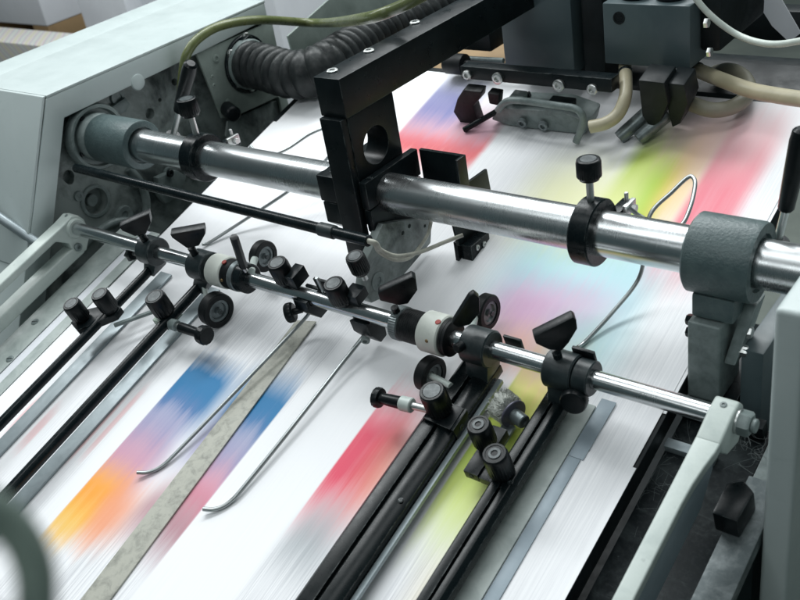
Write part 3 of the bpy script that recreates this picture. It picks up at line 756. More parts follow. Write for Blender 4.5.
# 3
uc3 = uB(481)
t = shaft_clamp(uc3, .026, .022, .95, 'black rail clamp with upright plate lever right of the right white collar', .0168)
lv = B_(uc3 - .012, -.004, .016)
wing(t, [(452, 324), (458, 328), (470, 325), (480, 313), (479.5, 298), (474, 293.5), (469, 297)], lv, dW, .006)
part('thumb_screw', MB().cyl(B_(uc3 - .008, -.012, .0115), WB * .5 - VB, .0045, .009, .0012, 18), 'knob', t)
part('tab', MB().bb(uc3 + .012, uc3 + .030, BV + .018, BV + .0205, BW - .016, BW - .002), 'black', t, .0006)
# 4
uc4 = uB(565)
t = shaft_clamp(uc4, .026, .022, .95, 'black rail clamp with wing lever and thumb knob near the right arm', .0168)
wing(t, [(533.5, 337), (536, 344), (549, 350), (562, 351), (569, 343), (577.5, 329), (576.5, 320), (573, 317.5)], B_(uc4 - .006, 0, .022), dW, .009)
part('stem', MB().cyl(B_(uc4 - .002, 0, .014), WB, .0038, .009, .0004, 18), 'blackox', t)
part('side_ring', MB().ring(B_(uc4 + .0135), EX, .0150, BR + .0002, .014, .001, 48), 'clampiron', t)
part('tab', MB().bb(uc4 + .004, uc4 + .024, BV + .012, BV + .015, BW + .004, BW + .017), 'black', t, .0006)
th = B_(uc4 + .016, -.013, -.010)
part('thumb_knob', MB().lathe(th, -VB + EX * .25 + WB * .3, [(-.004, 0), (-.004, .005), (.001, .005), (.001, .0095), (.003, .0112, 1), (.010, .0112, 1), (.012, .0102), (.0125, .008), (.0125, 0)], 56, .04), 'knob', t)

# --- holders gripping the rods and rails in front
# pair of knobs on rod 1
t = thing('twin_knob_clamp', 'clamp with two black fluted knobs on the leftmost guide rod', 'clamp', B(r1u, .345, r1w))
v1, v2 = bc(at_w(83, 318, r1w))[1], bc(at_w(108, 311, r1w))[1]
k1 = at_w(83, 319, r1w + .004); k2 = at_w(111, 309.5, r1w + .006)
knob(t, k1, k1 + WB * .026, .0105, stem=.006, hollow=False)
knob(t, k2, k2 + WB * .026, .0105, stem=.012)
c1, c2 = bc(k1), bc(k2)
part('bridge', MB().prism([B(c1[0] - .012, c1[1] - .010, r1w - .004), B(c1[0] + .008, c1[1] - .016, r1w - .004), B(c2[0] + .010, c2[1] - .004, r1w - .004), B(c2[0] + .008, c2[1] + .008, r1w - .004), B(c2[0] - .008, c2[1] + .010, r1w - .004), B(c1[0] - .012, c1[1] + .010, r1w - .004)], WB * .0085), 'black', t, .001)
part('link_bar', MB().tube([B(c2[0] + .006, c2[1] - .010, r1w - .008), B(c2[0] + .040, c2[1] + .030, r1w - .012)], .0026, 8, 0), 'castgrey', t)
# knob with cross axle on rod 2
k = at_w(166, 313.5, r2w + .004)
t = thing('roller_holder', 'holder with fluted knob and cross axle on the second black rod', 'holder', k)
knob(t, k, k + WB * .0275, .0118, stem=.005)
ck = bc(k)
part('block', MB().bb(ck[0] - .011, ck[0] + .011, ck[1] - .013, ck[1] + .011, r2w - .006, r2w + .0036), 'screwgreen', t, .0012)
e = at_w(207, 336, r2w + .002); s = B(ck[0] - .002, ck[1] - .008, r2w)
ax = (e - s).normalized(); L = (e - s).length
part('axle', MB().cyl(s, ax, .0032, L * .4, .0004, 18), 'bolt', t)
part('axle_collar', MB().ring(s + ax * L * .22, ax, .0062, .0034, .010, .0008, 28), 'castgrey', t)
part('axle_grip', MB().lathe(s + ax * L * .42, ax, [(0, 0), (0, .0046), (.001, .0056), (L * .25, .0054, 1), (L * .42, .0048, 1), (L * .44, .0050), (L * .46, .0098), (L * .49, .0105, 1), (L * .57, .0105, 1), (L * .585, .0092), (L * .585, 0)], 28, .06), 'knob', t)
# knob with cross axle on rail 1
k = at_w(441, 411, .030)
t = thing('roller_holder', 'holder with large fluted knob and cross axle on the double rail', 'holder', k)
knob(t, k, k + WB * .0285, .0118, stem=.005)
ck = bc(k)
blk = MB().prism([B(ck[0] - .012, ck[1] + .012, .0275), B(ck[0] - .012, ck[1] - .012, .0275), B(ck[0] + .018, ck[1] - .014, .0275), B(ck[0] + .018, ck[1] + .010, .0275)], WB * .0024)
part('block', blk, 'black', t, .0006)
part('side_cheek', MB().prism([B(ck[0] + .0185, ck[1] - .014, .0299), B(ck[0] + .0185, ck[1] + .010, .0299), B(ck[0] + .0185, ck[1] + .004, .010), B(ck[0] + .0185, ck[1] - .012, .010)], EX * .003), 'black', t, .0006)
bolt(t, B(ck[0] + .0216, ck[1] - .004, .022), EX, .0028, .0008, 'screw', 'blackox', False)
s = B(ck[0] - .004, ck[1] - .004, .0335); e = at_w(376, 397, .0335)
ax = (e - s).normalized(); L = (e - s).length
part('axle', MB().cyl(s, ax, .0034, L * .55, .0004, 18), 'bolt', t)
part('axle_collar', MB().ring(s + ax * L * .36, ax, .0068, .0036, .012, .0008, 28), 'armpaint', t)
part('axle_grip', MB().lathe(s + ax * L * .55, ax, [(0, 0), (0, .0046), (.001, .0058), (L * .2, .0056, 1), (L * .33, .0050, 1), (L * .35, .0050), (L * .36, .0088), (L * .38, .0094, 1), (L * .45, .0094, 1), (L * .46, .0085), (L * .46, 0)], 28, .06), 'knob', t)
# twin knobs on rail 2
kA, kB = at_w(486.5, 444, .026), at_w(503, 474, .024)
t = thing('brush_holder', 'dark bracket with two black hollow knobs on the right double rail', 'bracket', kB)
knob(t, kA, kA + WB * .0275, .0103, stem=.004, hollow=True)
knob(t, kB, kB + WB * .0290, .0108, stem=.004, hollow=True)
a, c = bc(kA), bc(kB)
part('bar', MB().bb(a[0] - .006, a[0] + .008, c[1] - .010, a[1] + .020, .0150, .0245), 'black', t, .0008)
part('foot', MB().bb(a[0] + .0085, c[0] + .014, c[1] - .010, c[1] + .006, .0145, .0225), 'black', t, .0008)
part('clamp_pad', MB().cyl(B(c[0], c[1], .0226), WB, .0125, .0012, .0003, 32), 'blackox', t)
bolt(t, B(a[0] + .001, c[1] - .0102, .020), -VB, .0022, .0006, 'screw', 'blackox', False)
# fluffy brush wheel
bc_ = at_w(505, 407, .022)
t = thing('felt_roller', 'fluffy grey felt wheel with violet disc beside the two hollow knobs', 'felt roller', bc_)
mbf = MB(); aB = (EX - VB * .35).normalized(); nB = 40
rows = []
def bump_r(i, k): return .0125 * (1 + .16 * math.sin(i * .9 + k * 1.7) * math.sin(i * 1.7 + k * 2) + random.uniform(-.05, .05))
for k in range(7):
    x = aB.orthogonal().normalized(); y = aB.cross(x); tt = -.0095 + .0028 * k
    rows.append([bc_ + aB * (tt + random.uniform(-.0012, .0012)) + (x * math.cos(2 * PI * i / nB) + y * math.sin(2 * PI * i / nB)) * bump_r(i, k) * (.6 if k in (0, 6) else 1) for i in range(nB)])
vs = [p for r_ in rows for p in r_]; fs = [(k * nB + i, k * nB + (i + 1) % nB, (k + 1) * nB + (i + 1) % nB, (k + 1) * nB + i) for k in range(6) for i in range(nB)]
fs += [tuple(range(nB))[::-1], tuple(6 * nB + i for i in range(nB))]
part('felt', mbf.add(vs, fs), 'felt', t)
fz = MB()
for q in range(420):
    th_ = random.uniform(0, 2 * PI); tt = random.uniform(-.0095, .008); x = aB.orthogonal().normalized(); y = aB.cross(x)
    d = x * math.cos(th_) + y * math.sin(th_); p = bc_ + aB * tt + d * .010
    d2 = (d + aB * random.uniform(-.9, .9) + d.cross(aB) * random.uniform(-.9, .9)).normalized()
    fz.tube([p, p + d * .003, p + d * .0030 + d2 * random.uniform(.0005, .0018)], .00030, 3, 0)
fo = part('felt_fibres', fz, 'felt', t); fo['kind'] = 'stuff'
part('disc', MB().cyl(bc_ + aB * .010, aB, .0130, .0022, .0006, 40), 'purple', t)
part('hub_pin', MB().lathe(bc_ + aB * .0124, aB, [(0, 0), (0, .0062), (.012, .0062), (.0128, .0055), (.0128, .0028), (.011, .0028), (.011, 0)], 28), 'hub', t)
part('bracket', MB().bb(bc(bc_)[0] + .002, bc(bc_)[0] + .014, bc(bc_)[1] - .035, bc(bc_)[1] - .010, .0105, .0145), 'hub', t, .001)

# ------------------------------------------------------------------ right side: tray, rail plate, frame, housing
t = thing('side_tray', 'dusty dark tray right of the white sheet edge under the right arm', 'tray', B(-.22, .2, -.03))
part('tray_floor', MB().bb(-.2645, -.192, -.14, .452, -.036, -.030), 'trough', t, .001)
part('end_bar', MB().bb(-.264, -.195, .440, .450, -.0298, -.012), 'trough', t, .001)
part('cross_bar', MB().bb(-.264, -.222, .404, .413, -.0298, -.022), 'alu', t, .0008)
t = thing('rail_plate', 'dusty steel side rail with black stop block at the right of the tray', 'rail', B(-.175, .2, -.03))
part('plate', MB().bb(-.1915, -.166, -.14, .40, -.032, -.0185), 'railplate', t, .001)
part('stop_block', MB().prism([B(-.197, .345, -.018), B(-.178, .345, -.018), B(-.176, .373, -.018), B(-.186, .380, -.018), B(-.197, .373, -.018)], WB * .024), 'black', t, .002)
part('spacer', MB().bb(-.190, -.166, .402, .46, -.036, -.024), 'castgrey', t, .001)
# lint
lt = MB()
for q in range(45):
    px = random.gauss(672, 14); py = random.gauss(470, 40)
    if py < 425: py = 425 + random.random() * 30
    px = 668 + (470 - py) * .42 + random.gauss(0, 11)
    p = at_w(px, py, -.0292); L = random.uniform(.006, .022); an = random.uniform(0, 2 * PI); cv = random.uniform(-.4, .4)
    pts = [p]
    for k in range(5):
        an += cv / 5; pts.append(pts[-1] + (EX * math.cos(an) + VB * math.sin(an)) * L / 5 + WB * random.uniform(-.0006, .0012))
    lt.tube([B(min(max(bc(p_)[0], -.263), -.193), bc(p_)[1], max(bc(p_)[2], -.0296)) for p_ in pts], .00008, 3, 0)
for q in range(26):
    p = at_w(random.gauss(748, 9), random.gauss(448, 10), -.022)
    L = random.uniform(.01, .03); an = random.uniform(0, 2 * PI); cv = random.uniform(-4, 4); pts = [p]
    for k in range(8):
        an += cv / 8; pts.append(pts[-1] + (EX * math.cos(an) + VB * math.sin(an)) * L / 8)
    lt.tube(pts, .00012, 3, 0)
solo('paper_lint', lt, 'lint', 'wisps of pale paper lint scattered in the dark tray', 'lint', None, 0, None, 2, 'stuff')
# dark frame wall under the right end of the thick shaft
t = thing('frame_wall', 'dark blue grey machine frame wall under the right end of the thick shaft', 'frame', B(-.2, .6, -.1))
part('wall_plate', MB().mb(-.224, -.206,   .455, 1.10, -.40, .155), 'head', t, .002)
part('ledge', MB().bb(-.264, -.226, .455, .53, -.036, -.020), 'black', t, .001)
solo('machine_base', MB().mb(-1.06, -.02, -.10, 1.3, -.88, -.42), 'darkmach', 'dark machine base block below the feed board', 'machine base', None, .004)
# right housing
def house_pt(x, y): return at_u(x, y, -.165)
c0 = house_pt(774, 311) - O
t = thing('side_housing', 'pale green sheet metal housing panel at the right edge', 'housing', O + c0 + Vector((0, 0, -.3)))
y0, zt = c0.y + .001, c0.z + .001
part('panel', MB().mb(-.165, -.145, y0, y0 + .6, zt - .75, zt), 'cover', t, .004, seg=4)

# ------------------------------------------------------------------ left housing
t = thing('side_housing', 'pale green sheet metal housing with cut-out side at the left', 'housing', M(-1.15, .5, -.3))
UH = -1.06
prof = [(.4162, .3012), (.796, .3012), (.796, .278), (.626, .274), (.430, .271), (.279, .0), (.110, -.30), (.0672, -.30), (.2411, .0)]
side = part('side_frame', MB().prism([M(UH - .003, y, z) for y, z in prof], EX * .003), 'cover', t, .0012)
part('top_panel', MB().mb(-1.222, UH, .4170, .800, .3010, .305), 'cover', t, .0018)
part('outer_panel', MB().mb(-1.285, -1.2240, .413, .83, .297, .3045), 'cover', t, .003)
part('front_panel', MB().prism([M(-1.40, .4165, .305), M(-1.40, .412, .305), M(-1.40, .3075, .1215), M(-1.40, .312, .1215)], EX * (1.40 + UH)), 'cover', t, .0018)
part('lower_panel', MB().prism([M(-1.40, .3085, .1195), M(-1.40, .3125, .1195), M(-1.40, .0695, -.30), M(-1.40, .0655, -.30)], EX * (1.40 + UH)), 'cover', t, .0014)
part('rear_panel', MB().mb(-1.222, UH - .0032, .797, .8005, .05, .3008), 'cover', t, .001)
part('cover_screw', MB().lathe(at_u(138, 82, UH) - EX * .001, EX, [(0, 0), (0, .011), (.002, .010), (.003, .007), (.003, 0)], 28), 'cover', t)
# the dark side plate inside it
t = thing('side_plate', 'oily dark grey bearing plate inside the left housing', 'plate', M(-1.09, .6, 0))
US = -1.083
sp = part('plate', MB().prism([M(-1.100, y, z) for y, z in ((.415, .296), (.795, .296), (.795, -.20), (.185, -.20), (.262, -.03))], EX * (US + 1.100)), 'sideplate', t)
bores = [(150, 113.5, .0075), (68.5, 176.5, .0085), (95, 201, .018), (174.5, 82, .005), (70, 180, .006), (160, 100, .003), (85, 232, .006)]
cut(sp, [MB().cyl(at_u(x, y, US) - EX * .012, EX, r, .03, .0001, 28) for x, y, r in bores])
bp_ = at_u(95, 201, US)
part('bore_ring', MB().ring(bp_ - EX * .001, EX, .0225, .0178, .004, .001, 40), 'castgrey', t)
part('bore_shaft', MB().cyl(bp_ - EX * .012, EX, .0085, .008, .001, 28), 'castgrey', t)
def boss(x, y, r, h=.004, mat='castgrey'):
    p = at_u(x, y, US); part('boss', MB().lathe(p - EX * .0005, EX, [(0, 0), (0, r), (h, r * .9), (h, r * .45), (h * .6, r * .4), (h * .6, 0)], 28), mat, t)
boss(168, 173, .009); boss(124, 215, .014); boss(117, 97, .012); boss(78, 196, .007)
part('cast_rib', MB().tube([at_u(x, y, US + .002) for x, y in ((84, 246), (98, 232), (115, 222), (130, 222), (138, 232))], .0055, 12, 6), 'castgrey', t)
part('cast_rib', MB().tube([at_u(x, y, US + .002) for x, y in ((128, 168), (140, 182), (146, 200), (146, 222))], .006, 12, 6), 'castgrey', t)
part('cast_lug', outline([(158, 178), (176, 170), (187, 176), (180, 196), (166, 204), (160, 196)], M(US + .012, 0, 0), EX, .012), 'castgrey', t, .002)
part('grease_box', outline([(112, 107), (126, 97), (131, 104), (127, 112), (116, 116)], M(US + .008, 0, 0), EX, .008), 'castgrey', t, .003)
bolt(t, at_u(169.5, 173, US + .0122), EX, .0055, .004, 'cap_screw', 'blackox', False)
# small things behind the left collar
t = thing('adjuster', 'dark adjusting spindle with round head behind the left clamp collar', 'adjuster', at_u(222, 120, -1.05))
p = at_u(231, 112, -1.045)
part('head', MB().lathe(p, EX * .9 - EY * .4, [(-.030, 0), (-.030, .011), (-.004, .011), (.012, .011), (.014, .009), (.014, 0)], 32), 'knob', t)
part('spindle', MB().cyl(p - EX * .075 + EY * .03, EX * .9 - EY * .4, .007, .055, .001, 20), 'castgrey', t)
# plate that carries the air hose
UP = -1.066
t = thing('hose_plate', 'grey green plate with pale edge carrying the ribbed air hose', 'plate', at_u(260, 110, UP))
hp = part('plate', outline([(196, 53), (272, 21), (280, 60), (278, 97), (232, 118), (222, 118)], M(UP + .004, 0, 0), EX, .004), 'hoseplate', t, .001)
part('lower_plate', outline([(228, 121), (277, 100), (289, 140), (240, 152), (226, 136)], M(UP - .004, 0, 0), EX, .004), 'sideplate', t, .001)
part('edge_flange', outline([(279, 97), (286, 94), (298, 139), (289, 144)], M(UP + .004, 0, 0), EX, .005), 'hoseplate', t, .0008)
for x, y in ((216, 58.5), (228, 103), (212, 77), (214, 85.5)):
    bolt(t, at_u(x, y, UP + .004) - EX * .0005, EX, .006 if y in (58.5, 103) else .003, .002, 'screw', 'hoseplate', False)
part('hose_flange', MB().ring(at_u(246, 64, UP + .0042), EX, .042, .028, .006, .001, 56), 'blackox', t)
part('hose_neck', MB().ring(at_u(246, 64, UP + .0104), EX, .036, .024, .014, .002, 56), 'castgrey', t)
for x, y in ((230, 53), (231, 67), (238, 84), (251, 88), (245, 36)):
    p = at_u(x, y, UP + .0104); bolt(t, p, EX, .0055, .004, 'bolt', 'bolt')
part('hose_cleat', outline([(240, 44), (249, 35), (254, 37), (252, 44), (246, 49)], M(UP + .02, 0, 0), EX, .012), 'blackox', t, .002)
# ribbed air hose
hs = at_u(246, 64, UP + .018); zh = (hs - O).z
def hz(x, y, z): return at_z(x, y, z)
path = [hs, hs + EX * .035 - EZ * .002, hz(295, 75, zh - .006), hz(322, 68, zh), hz(352, 50, zh), hz(385, 31, zh), hz(420, 16, zh), hz(460, -4, zh), hz(500, -22, zh)]
t = thing('air_hose', 'ribbed black air hose curving from the left plate to the back', 'hose', hs)
P = smooth_path([Vector(p) for p in path], 60)
# ribs by arc length
d = [0]
for a_, b_ in zip(P, P[1:]): d.append(d[-1] + (b_ - a_).length)
pitch = .0165; tot = d[-1]; Pn, rf = [], []
k = 0; N = int(tot / pitch) * 12
for i in range(N + 1):
    s_ = tot * i / N
    while k < len(d) - 2 and d[k + 1] < s_: k += 1
    f = (s_ - d[k]) / max(1e-9, d[k + 1] - d[k]); Pn.append(P[k].lerp(P[k + 1], f))
    ph = (s_ / pitch) % 1; rf.append(.83 + .17 * math.sin(PI * ph) ** .75)
part('ribbed_tube', MB().tube(Pn, .0335, 28, 0, lambda f: rf[min(N, int(round(f * N)))]), 'bellows', t)
# olive hose
yy = .60
oh = [at_u(181, 92, -1.05), at_u(183, 72, -1.045), at_u(187, 54, -1.035), at_u(199, 38, -1.03), at_u(222, 25.5, -1.025), at_u(260, 20, -1.02), at_u(318, 23, -1.0), at_z(362, 19, .36), at_z(395, 9, .38), at_z(425, -6, .40), at_z(455, -24, .42)]
solo('oil_hose', MB().tube(oh, .0062, 16, 8), 'hosegreen', 'olive green oil hose arching over the left housing', 'hose', oh[0])
# bent tube at far left
p0, p1 = at_u(-30, 195, -.99), at_u(44, 246, -1.06)
p0 = at_w(-40, 190, .12); p1 = at_w(2, 219, .085); p2 = at_w(45, 248, .05)
solo('push_rod', MB().tube([p0, p1, p2], .0062, 16, 4), 'alu', 'grey steel push rod slanting down to the left swing arm', 'rod', p2)

# ------------------------------------------------------------------ suction head at the back
VH = .80
t = thing('suction_head', 'blue grey suction head with bolted front bar above the back of the sheets', 'suction head', at_v(540, 90, VH))
yb_ = (at_v(540, 80, VH) - O).y
ybr = yb_ - .050
a = at_y(460, 66, ybr) - O; c = at_y(612, 96, ybr) - O; a2 = at_y(460, 78.5, ybr) - O
bar = part('front_bar', MB().prism([M(a.x, ybr, a.z), M(c.x, ybr, a.z), M(c.x, ybr, a2.z), M(a.x, ybr, a2.z)], EY * .018), 'black', t, .0012)
for x, y, r in ((468, 74.5, .0058), (498.5, 78, .0070), (559.5, 85, .0070), (593, 89, .0062)):
    bolt(t, at_y(x, y, ybr), -EY, r, .004, 'cap_screw', 'bolt', False)
def front_box(name, x0, y0_, x1, y1_, dy, depth, mat, bev=.002, ztop=None):
    p = at_y(x0, y0_, yb_ + dy) - O; q = at_y(x1, y1_, yb_ + dy) - O
    return part(name, MB().mb(p.x, q.x, yb_ + dy, yb_ + dy + depth, q.z, ztop or p.z), mat, t, bev)
front_box('main_body', 492, -60, 575, 75, .010, .14, 'head', .003)
front_box('side_column', 577, -60, 606, 84, .016, .12, 'darkmach', .002)
front_box('roller_arm', 452, 20, 491, 52, .05, .05, 'darkmach', .002)
p = at_y(446, 63, yb_ + .03)
part('feed_roller', MB().lathe(p, EX, [(0, 0), (0, .004), (.001, .012), (.003, .0135), (.030, .0135), (.031, .006), (.10, .006), (.10, 0)], 28), 'rubber', t)
part('drive_rod', MB().cyl(at_y(440, 57, yb_ + .05), EX + EZ * .02, .0035, .10, .0004, 14), 'castgrey', t)
# sucker feet and valve block hang from the bar down to the sheets
def foot(pxs, v, th, mat='black', nm='sucker_arm', bev=.002):
    return part(nm, outline(pxs, B(0, v, 0), -VB, th), mat, t, bev)
foot([(463, 90), (481, 92), (480, 99), (473, 106), (479, 124), (461, 124), (453, 112), (457, 99)], .742, .014, 'rubber')
foot([(487, 93), (499, 95), (498, 106), (489, 104)], .748, .012, 'rubber')
part('blow_pipe', MB().tube([at_v(530, 94, .77), at_v(515, 101, .762), at_v(492, 114, .745), at_v(464, 130, .725)], .0035, 12, 6), 'blackox', t)
foot([(500, 108), (560, 112), (588, 122), (585, 135), (545, 131), (508, 126), (490, 120)], .744, .035, 'castgrey', 'valve_block', .004)
part('air_pipe', MB().tube([at_v(498, 110, .738), at_v(506, 102, .738), at_v(520, 100.5, .738), at_v(560, 106, .738), at_v(576, 109, .738), at_v(583, 118, .736), at_v(580, 132, .732), at_v(576, 142, .728)], .0042, 12, 8), 'castgrey', t)
for x, y in ((523, 122), (544, 125)): bolt(t, at_v(x, y, .7415), -VB, .006, .004, 'cap_screw', 'hub', False)
foot([(548, 101), (572, 104), (572, 114), (548, 111)], .752, .012, 'darkmach', 'stop_block')
foot([(510, 95), (523, 97), (523, 106), (511, 104)], .752, .012, 'castgrey', 'stop_block')
foot([(638, 80), (664, 83), (668, 104), (660, 122), (650, 128), (642, 116)], .752, .03, 'darkmach', 'sucker_arm')
foot([(666, 83), (684, 85), (688, 104), (680, 124), (672, 128), (668, 112)], .760, .03, 'darkmach', 'sucker_arm')
for x, y, x2, y2 in ((619, 138, 648, 112), (638, 139, 668, 114)):
    p = at_v(x, y, .742); q = at_v(x2, y2, .772)
    part('sucker_tube', MB().lathe(p, q - p, [(.003, 0), (.003, .0045), (0, .0048), (0, .0072), (.006, .0078), ((q - p).length, .0078), ((q - p).length, 0)], 24), 'hub', t)
# right valve box
t = thing('valve_box', 'dark teal valve box with round plugs at the upper right', 'valve box', at_y(645, 60, yb_))
dyb = -.012
p = at_y(602, 3, yb_ + dyb) - O; q = at_y(690, 70, yb_ + dyb) - O
part('box', MB().mb(p.x, q.x, yb_ + dyb, yb_ + .13, q.z, p.z), 'head', t, .002)
part('side_cover', MB().mb(q.x + .0006, q.x + .022, yb_ + .012, yb_ + .14, q.z + .012, p.z + .015), 'darkmach', t, .004)
pp = at_y(619, 18, yb_ + dyb); part('plug', MB().lathe(pp, -EY, [(-.001, 0), (-.001, .0068), (.0008, .0068), (.0008, .005), (0, .005), (0, 0)], 24), 'darkmach', t)
for x, y in ((672, -2), (636, -3)):
    pz = at_z(x, y, p.z); part('top_knob', MB().cyl(pz - EZ * .0005, EZ, .016, .016, .002, 28), 'darkmach', t)
for x, y in ((705, 23), (708, 52)): bolt(t, at_u(x, y, q.x + .0222), EX, .005, .004)
# hoses
def hose(pts, r, mat, label, lab='hose'):
    ps = [at_y(x, y, yb_ + dy) for x, y, dy in pts]
    t = thing('vacuum_hose', label, 'hose', ps[0], 'hoses of the suction head')
    part('tube', MB().tube(ps, mm(ps[0], r), 18, 8), mat, t)
    d_ = (ps[1] - ps[0]).normalized()
    part('hose_clip', MB().ring(ps[0] + d_ * .010, d_, mm(ps[0], r) * 1.12, mm(ps[0], r) * .98, .004, .0006, 28), 'blackox', t)
    return t
hose([(625, 66, .0), (626, 82, -.025), (625, 98, -.045), (618, 114, -.058), (606, 123, -.068), (590, 127, -.074)], 6.4, 'hosetan', 'short tan vacuum hose bending down left under the valve box')
hose([(655, 92, 0), (672, 95, -.004), (692, 104, -.01), (712, 110, -.012), (732, 107, 0), (746, 97, .02), (748, 84, .05), (740, 74, .07), (728, 70, .09), (716, 72, .11)], 7.4, 'hosedust', 'dull brown vacuum hose looping below the yellowish hose')
hose([(690, 67, .04), (702, 72, .03), (722, 80, .01), (750, 90, -.01), (780, 96, -.03), (815, 101, -.05)], 7.2, 'hosetan', 'yellowish vacuum hose running to the right edge')
cp = [at_y(x, y, yb_ + dy) for x, y, dy in ((688, -14, 0), (700, 4, 0), (716, 20, 0), (736, 34, 0), (757, 42, -.01), (780, 44, -.02), (815, 38, -.03))]
solo('cable', MB().tube(cp, mm(cp[0], 3.3), 14, 8), 'cablewhite', 'pale cable hanging in a curve at the upper right', 'cable', cp[0])

# ------------------------------------------------------------------ behind the feeder
t = thing('feeder_machine', 'black feeder framework behind the hoses at the upper right', 'machine', at_y(750, 60, yb_ + .25))
yf = yb_ + .22
def back_box(nm, x0, y0_, x1, y1_, dy, depth, mat):
    p = at_y(x0, y0_, yf + dy) - O; q = at_y(x1, y1_, yf + dy) - O
    return part(nm, MB().mb(p.x, q.x, yf + dy, yf + dy + depth, q.z, p.z), mat, t, .003)
back_box('upper_plate', 700, 8, 860, 46, 0, .03, 'darkmach')
back_box('cross_rail', 690, 75, 860, 84, -.02, .02, 'castgrey')
back_box('lower_plate', 640, 56, 860, 73, .02, .03, 'darkmach')
back_box('base_plate', 690, 86, 860, 112, 0, .03, 'darkmach')
solo('feeder_table', MB().bb(-.955, -.05, .8455, .94, -.045, -.025), 'darkmach', 'dark feeder table behind the far edge of the sheets', 'table', None, .002)
solo('tan_board', MB().bb(-.90, -.66, .848, .93, -.0248, -.012), 'carton', 'tan board lying behind the far edge of the sheets near the feed roller', 'board', None, .002)
p = [at_y(748, -12, yf - .02), at_y(775, -12, yf - .02), at_y(801, 33, yf - .02), at_y(789, 42, yf - .02), at_y(772, 26, yf - .02)]
solo('loose_sheet', MB().prism(p, EY * .001), 'pilewhite', 'white loose sheet corner hanging over the black feeder frame', 'paper', p[2])

# sloping guard panel behind the ribbed hose
p = [at_u(288, 36, -1.08), at_u(335, -6, -1.08), at_u(470, -40, -1.08), at_u(470, 40, -1.08), at_u(300, 78, -1.08)]
solo('guard_panel', MB().prism(p, -EX * .004), 'hoseplate', 'flat grey green guard panel behind the ribbed hose', 'panel', None, .001)

# ------------------------------------------------------------------ room
fl = MB(); fl.box(Vector((-9, -4, -.05)), EX * 14, EY * 14, EZ * .05)
solo('floor', fl, 'floor', None, None, Vector((0, 0, 0)), 0, None, 2, 'structure')
def stripes():
    m, nt, b = base_mat('colour_striped_print')
    w = nn(nt, 'ShaderNodeTexWave', wave_type='BANDS', bands_direction='DIAGONAL'); w.inputs['Scale'].default_value = 9; w.inputs['Distortion'].default_value = 1
    nt.links.new(objvec(nt), w.inputs['Vector'])
    c = ramp(nt, w.outputs['Fac'], [(.0, (.5, .47, .36)), (.3, (.5, .52, .52)), (.55, (.5, .34, .36)), (.8, (.36, .46, .47)), (1., (.52, .5, .46))])
    nt.links.new(c, b.inputs['Base Color']); b.inputs['Roughness'].default_value = .6
    return m
MT['stripes'] = stripes()
def floor_stack(pxa, pxb, top, mat, label, cat='paper stack', name='paper_stack', bottom=-.9, pal=True):
    a = at_z(*pxa, top) - O; c = at_z(*pxb, top) - O
    x0, x1, y0, y1 = min(a.x, c.x), max(a.x, c.x), min(a.y, c.y), max(a.y, c.y)
    t = thing(name, label, cat, M((x0 + x1) / 2, (y0 + y1) / 2, bottom))
    part('sheets', MB().mb(x0, x1, y0, y1, bottom + .12, top), mat, t, .004)
    if pal:
        for k in range(3):
            part('pallet_foot', MB().mb(x0 + .02, x1 - .02, y0 + (y1 - y0 - .1) * k / 2, y0 + (y1 - y0 - .1) * k / 2 + .1, bottom, bottom + .118), 'carton', t, .003)
    return t
def tall_stack(x0, x1, top, y, depth, mat, label, bottom=-.9):
    a = at_y(x0, top, y) - O; c = at_y(x1, top, y) - O
    t = thing('paper_stack', label, 'paper stack', M((a.x + c.x) / 2, y + depth / 2, -.9))
    part('sheets', MB().mb(a.x, c.x, y, y + depth, bottom, max(a.z, c.z)), mat, t, .004)
    for k in range(3):
        part('pallet_foot', MB().mb(a.x + (c.x - a.x - .1) * k / 2, a.x + (c.x - a.x - .1) * k / 2 + .1, y, y + depth, bottom - .10, bottom - .002), 'carton', t, .003)
    part('pallet_deck', MB().mb(a.x, c.x, y + .004, y + depth, -.9, bottom - .101), 'carton', t, .003)
    return t
tall_stack(-90, 50, 47, 1.35, .12, 'stripes', 'stack of colourfully striped prints beyond the left housing', -.6)
tall_stack(-90, 24, -40, 1.75, .6, 'pilewhite', 'pale paper stack on a brown pallet in the upper left corner', (at_y(20, 24, 1.75) - O).z)
tall_stack(57, 105, -60, 1.60, .5, 'pilewhite', 'tall white paper stack beyond the left housing, right of the grey floor gap', -.7)
tall_stack(107, 260, -60, 1.66, .5, 'pilewhite', 'wide white paper stack beyond the rear of the left housing', -.7)

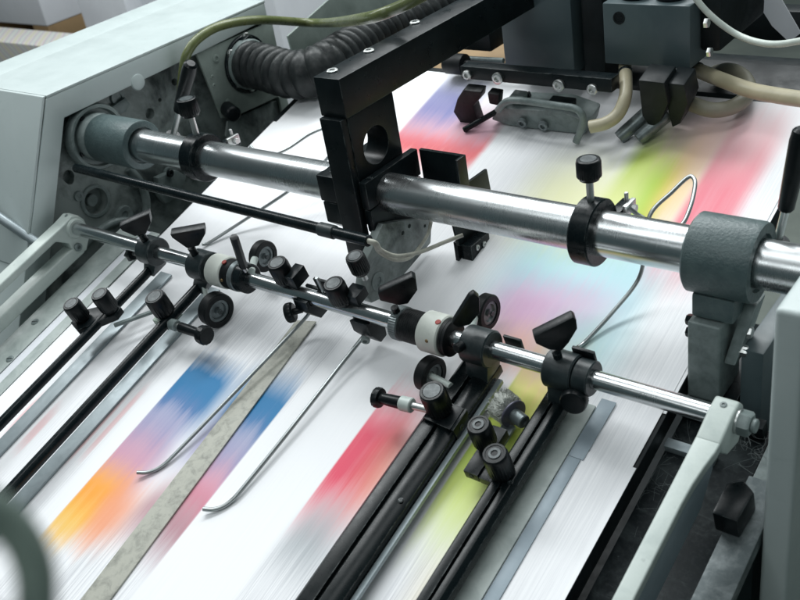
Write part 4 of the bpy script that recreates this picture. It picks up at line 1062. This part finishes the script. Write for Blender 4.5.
# blurred hand wheel right in front of the lens
c = at_w(-76, 604, .57)
t = thing('handwheel', 'out of focus dark green hand wheel in the lower left corner', 'handwheel', c)
nW = (CAM - c).normalized(); nW = (nW + EX * .3).normalized()
xw = nW.orthogonal().normalized(); yw = nW.cross(xw); Rw = mm(c, 108)
part('rim', MB().tube([c + (xw * math.cos(2 * PI * k / 48) + yw * math.sin(2 * PI * k / 48)) * Rw for k in range(49)], mm(c, 21), 16, 0), 'greenwheel', t)
for k in range(3):
    an = 2 * PI * k / 3 + .4; d_ = xw * math.cos(an) + yw * math.sin(an)
    part('spoke', MB().tube([c + d_ * Rw * .15, c + d_ * Rw * .95], mm(c, 9), 12, 0), 'greenwheel', t)
part('hub', MB().cyl(c - nW * .012, nW, Rw * .24, .024, .002, 28), 'greenwheel', t)

# ------------------------------------------------------------------ light: ceiling lamps of the hall
W = bpy.data.worlds.new('World'); C.world = W; W.use_nodes = True
bg = W.node_tree.nodes['Background']; bg.inputs['Color'].default_value = (.42, .62, .66, 1); bg.inputs['Strength'].default_value = .10
def lamp(name, loc, aim, sx, sy, power, col):
    d = bpy.data.lights.new(name, 'AREA'); d.shape = 'RECTANGLE'; d.size = sx; d.size_y = sy; d.energy = power; d.color = col
    o = bpy.data.objects.new(name, d); COL.objects.link(o); o.location = loc
    o.rotation_euler = (aim - loc).to_track_quat('-Z', 'Y').to_euler()
    return o
for xx_, yy_, zz_, pw, ln in ((-1.3, 1.45, 2.1, 48, 2.4), (-.9, 2.6, 2.1, 30, 3.4), (-.7, .25, 2.4, 16, 3.0), (-.2, -1.3, 1.9, 12, 2.4)):
    lamp('ceiling_lamp', M(xx_, yy_, zz_), M(-.8, yy_ * .5 + .2, 0), ln, .45, pw, (.95, .99, 1.))
lamp('ceiling_lamp', M(-2.9, .7, 2.2), M(-.8, .5, 0),   .3, 2.6, 25, (.96, .99, 1.))

C.view_settings.view_transform = 'Standard'; C.view_settings.look = 'None'; C.view_settings.exposure = 0.16; C.view_settings.gamma = 1
C.render.engine = 'CYCLES'
C.cycles.use_denoising = True
C.cycles.max_bounces = 8; C.cycles.glossy_bounces = 4; C.cycles.diffuse_bounces = 3
C.cycles.sample_clamp_indirect = 6
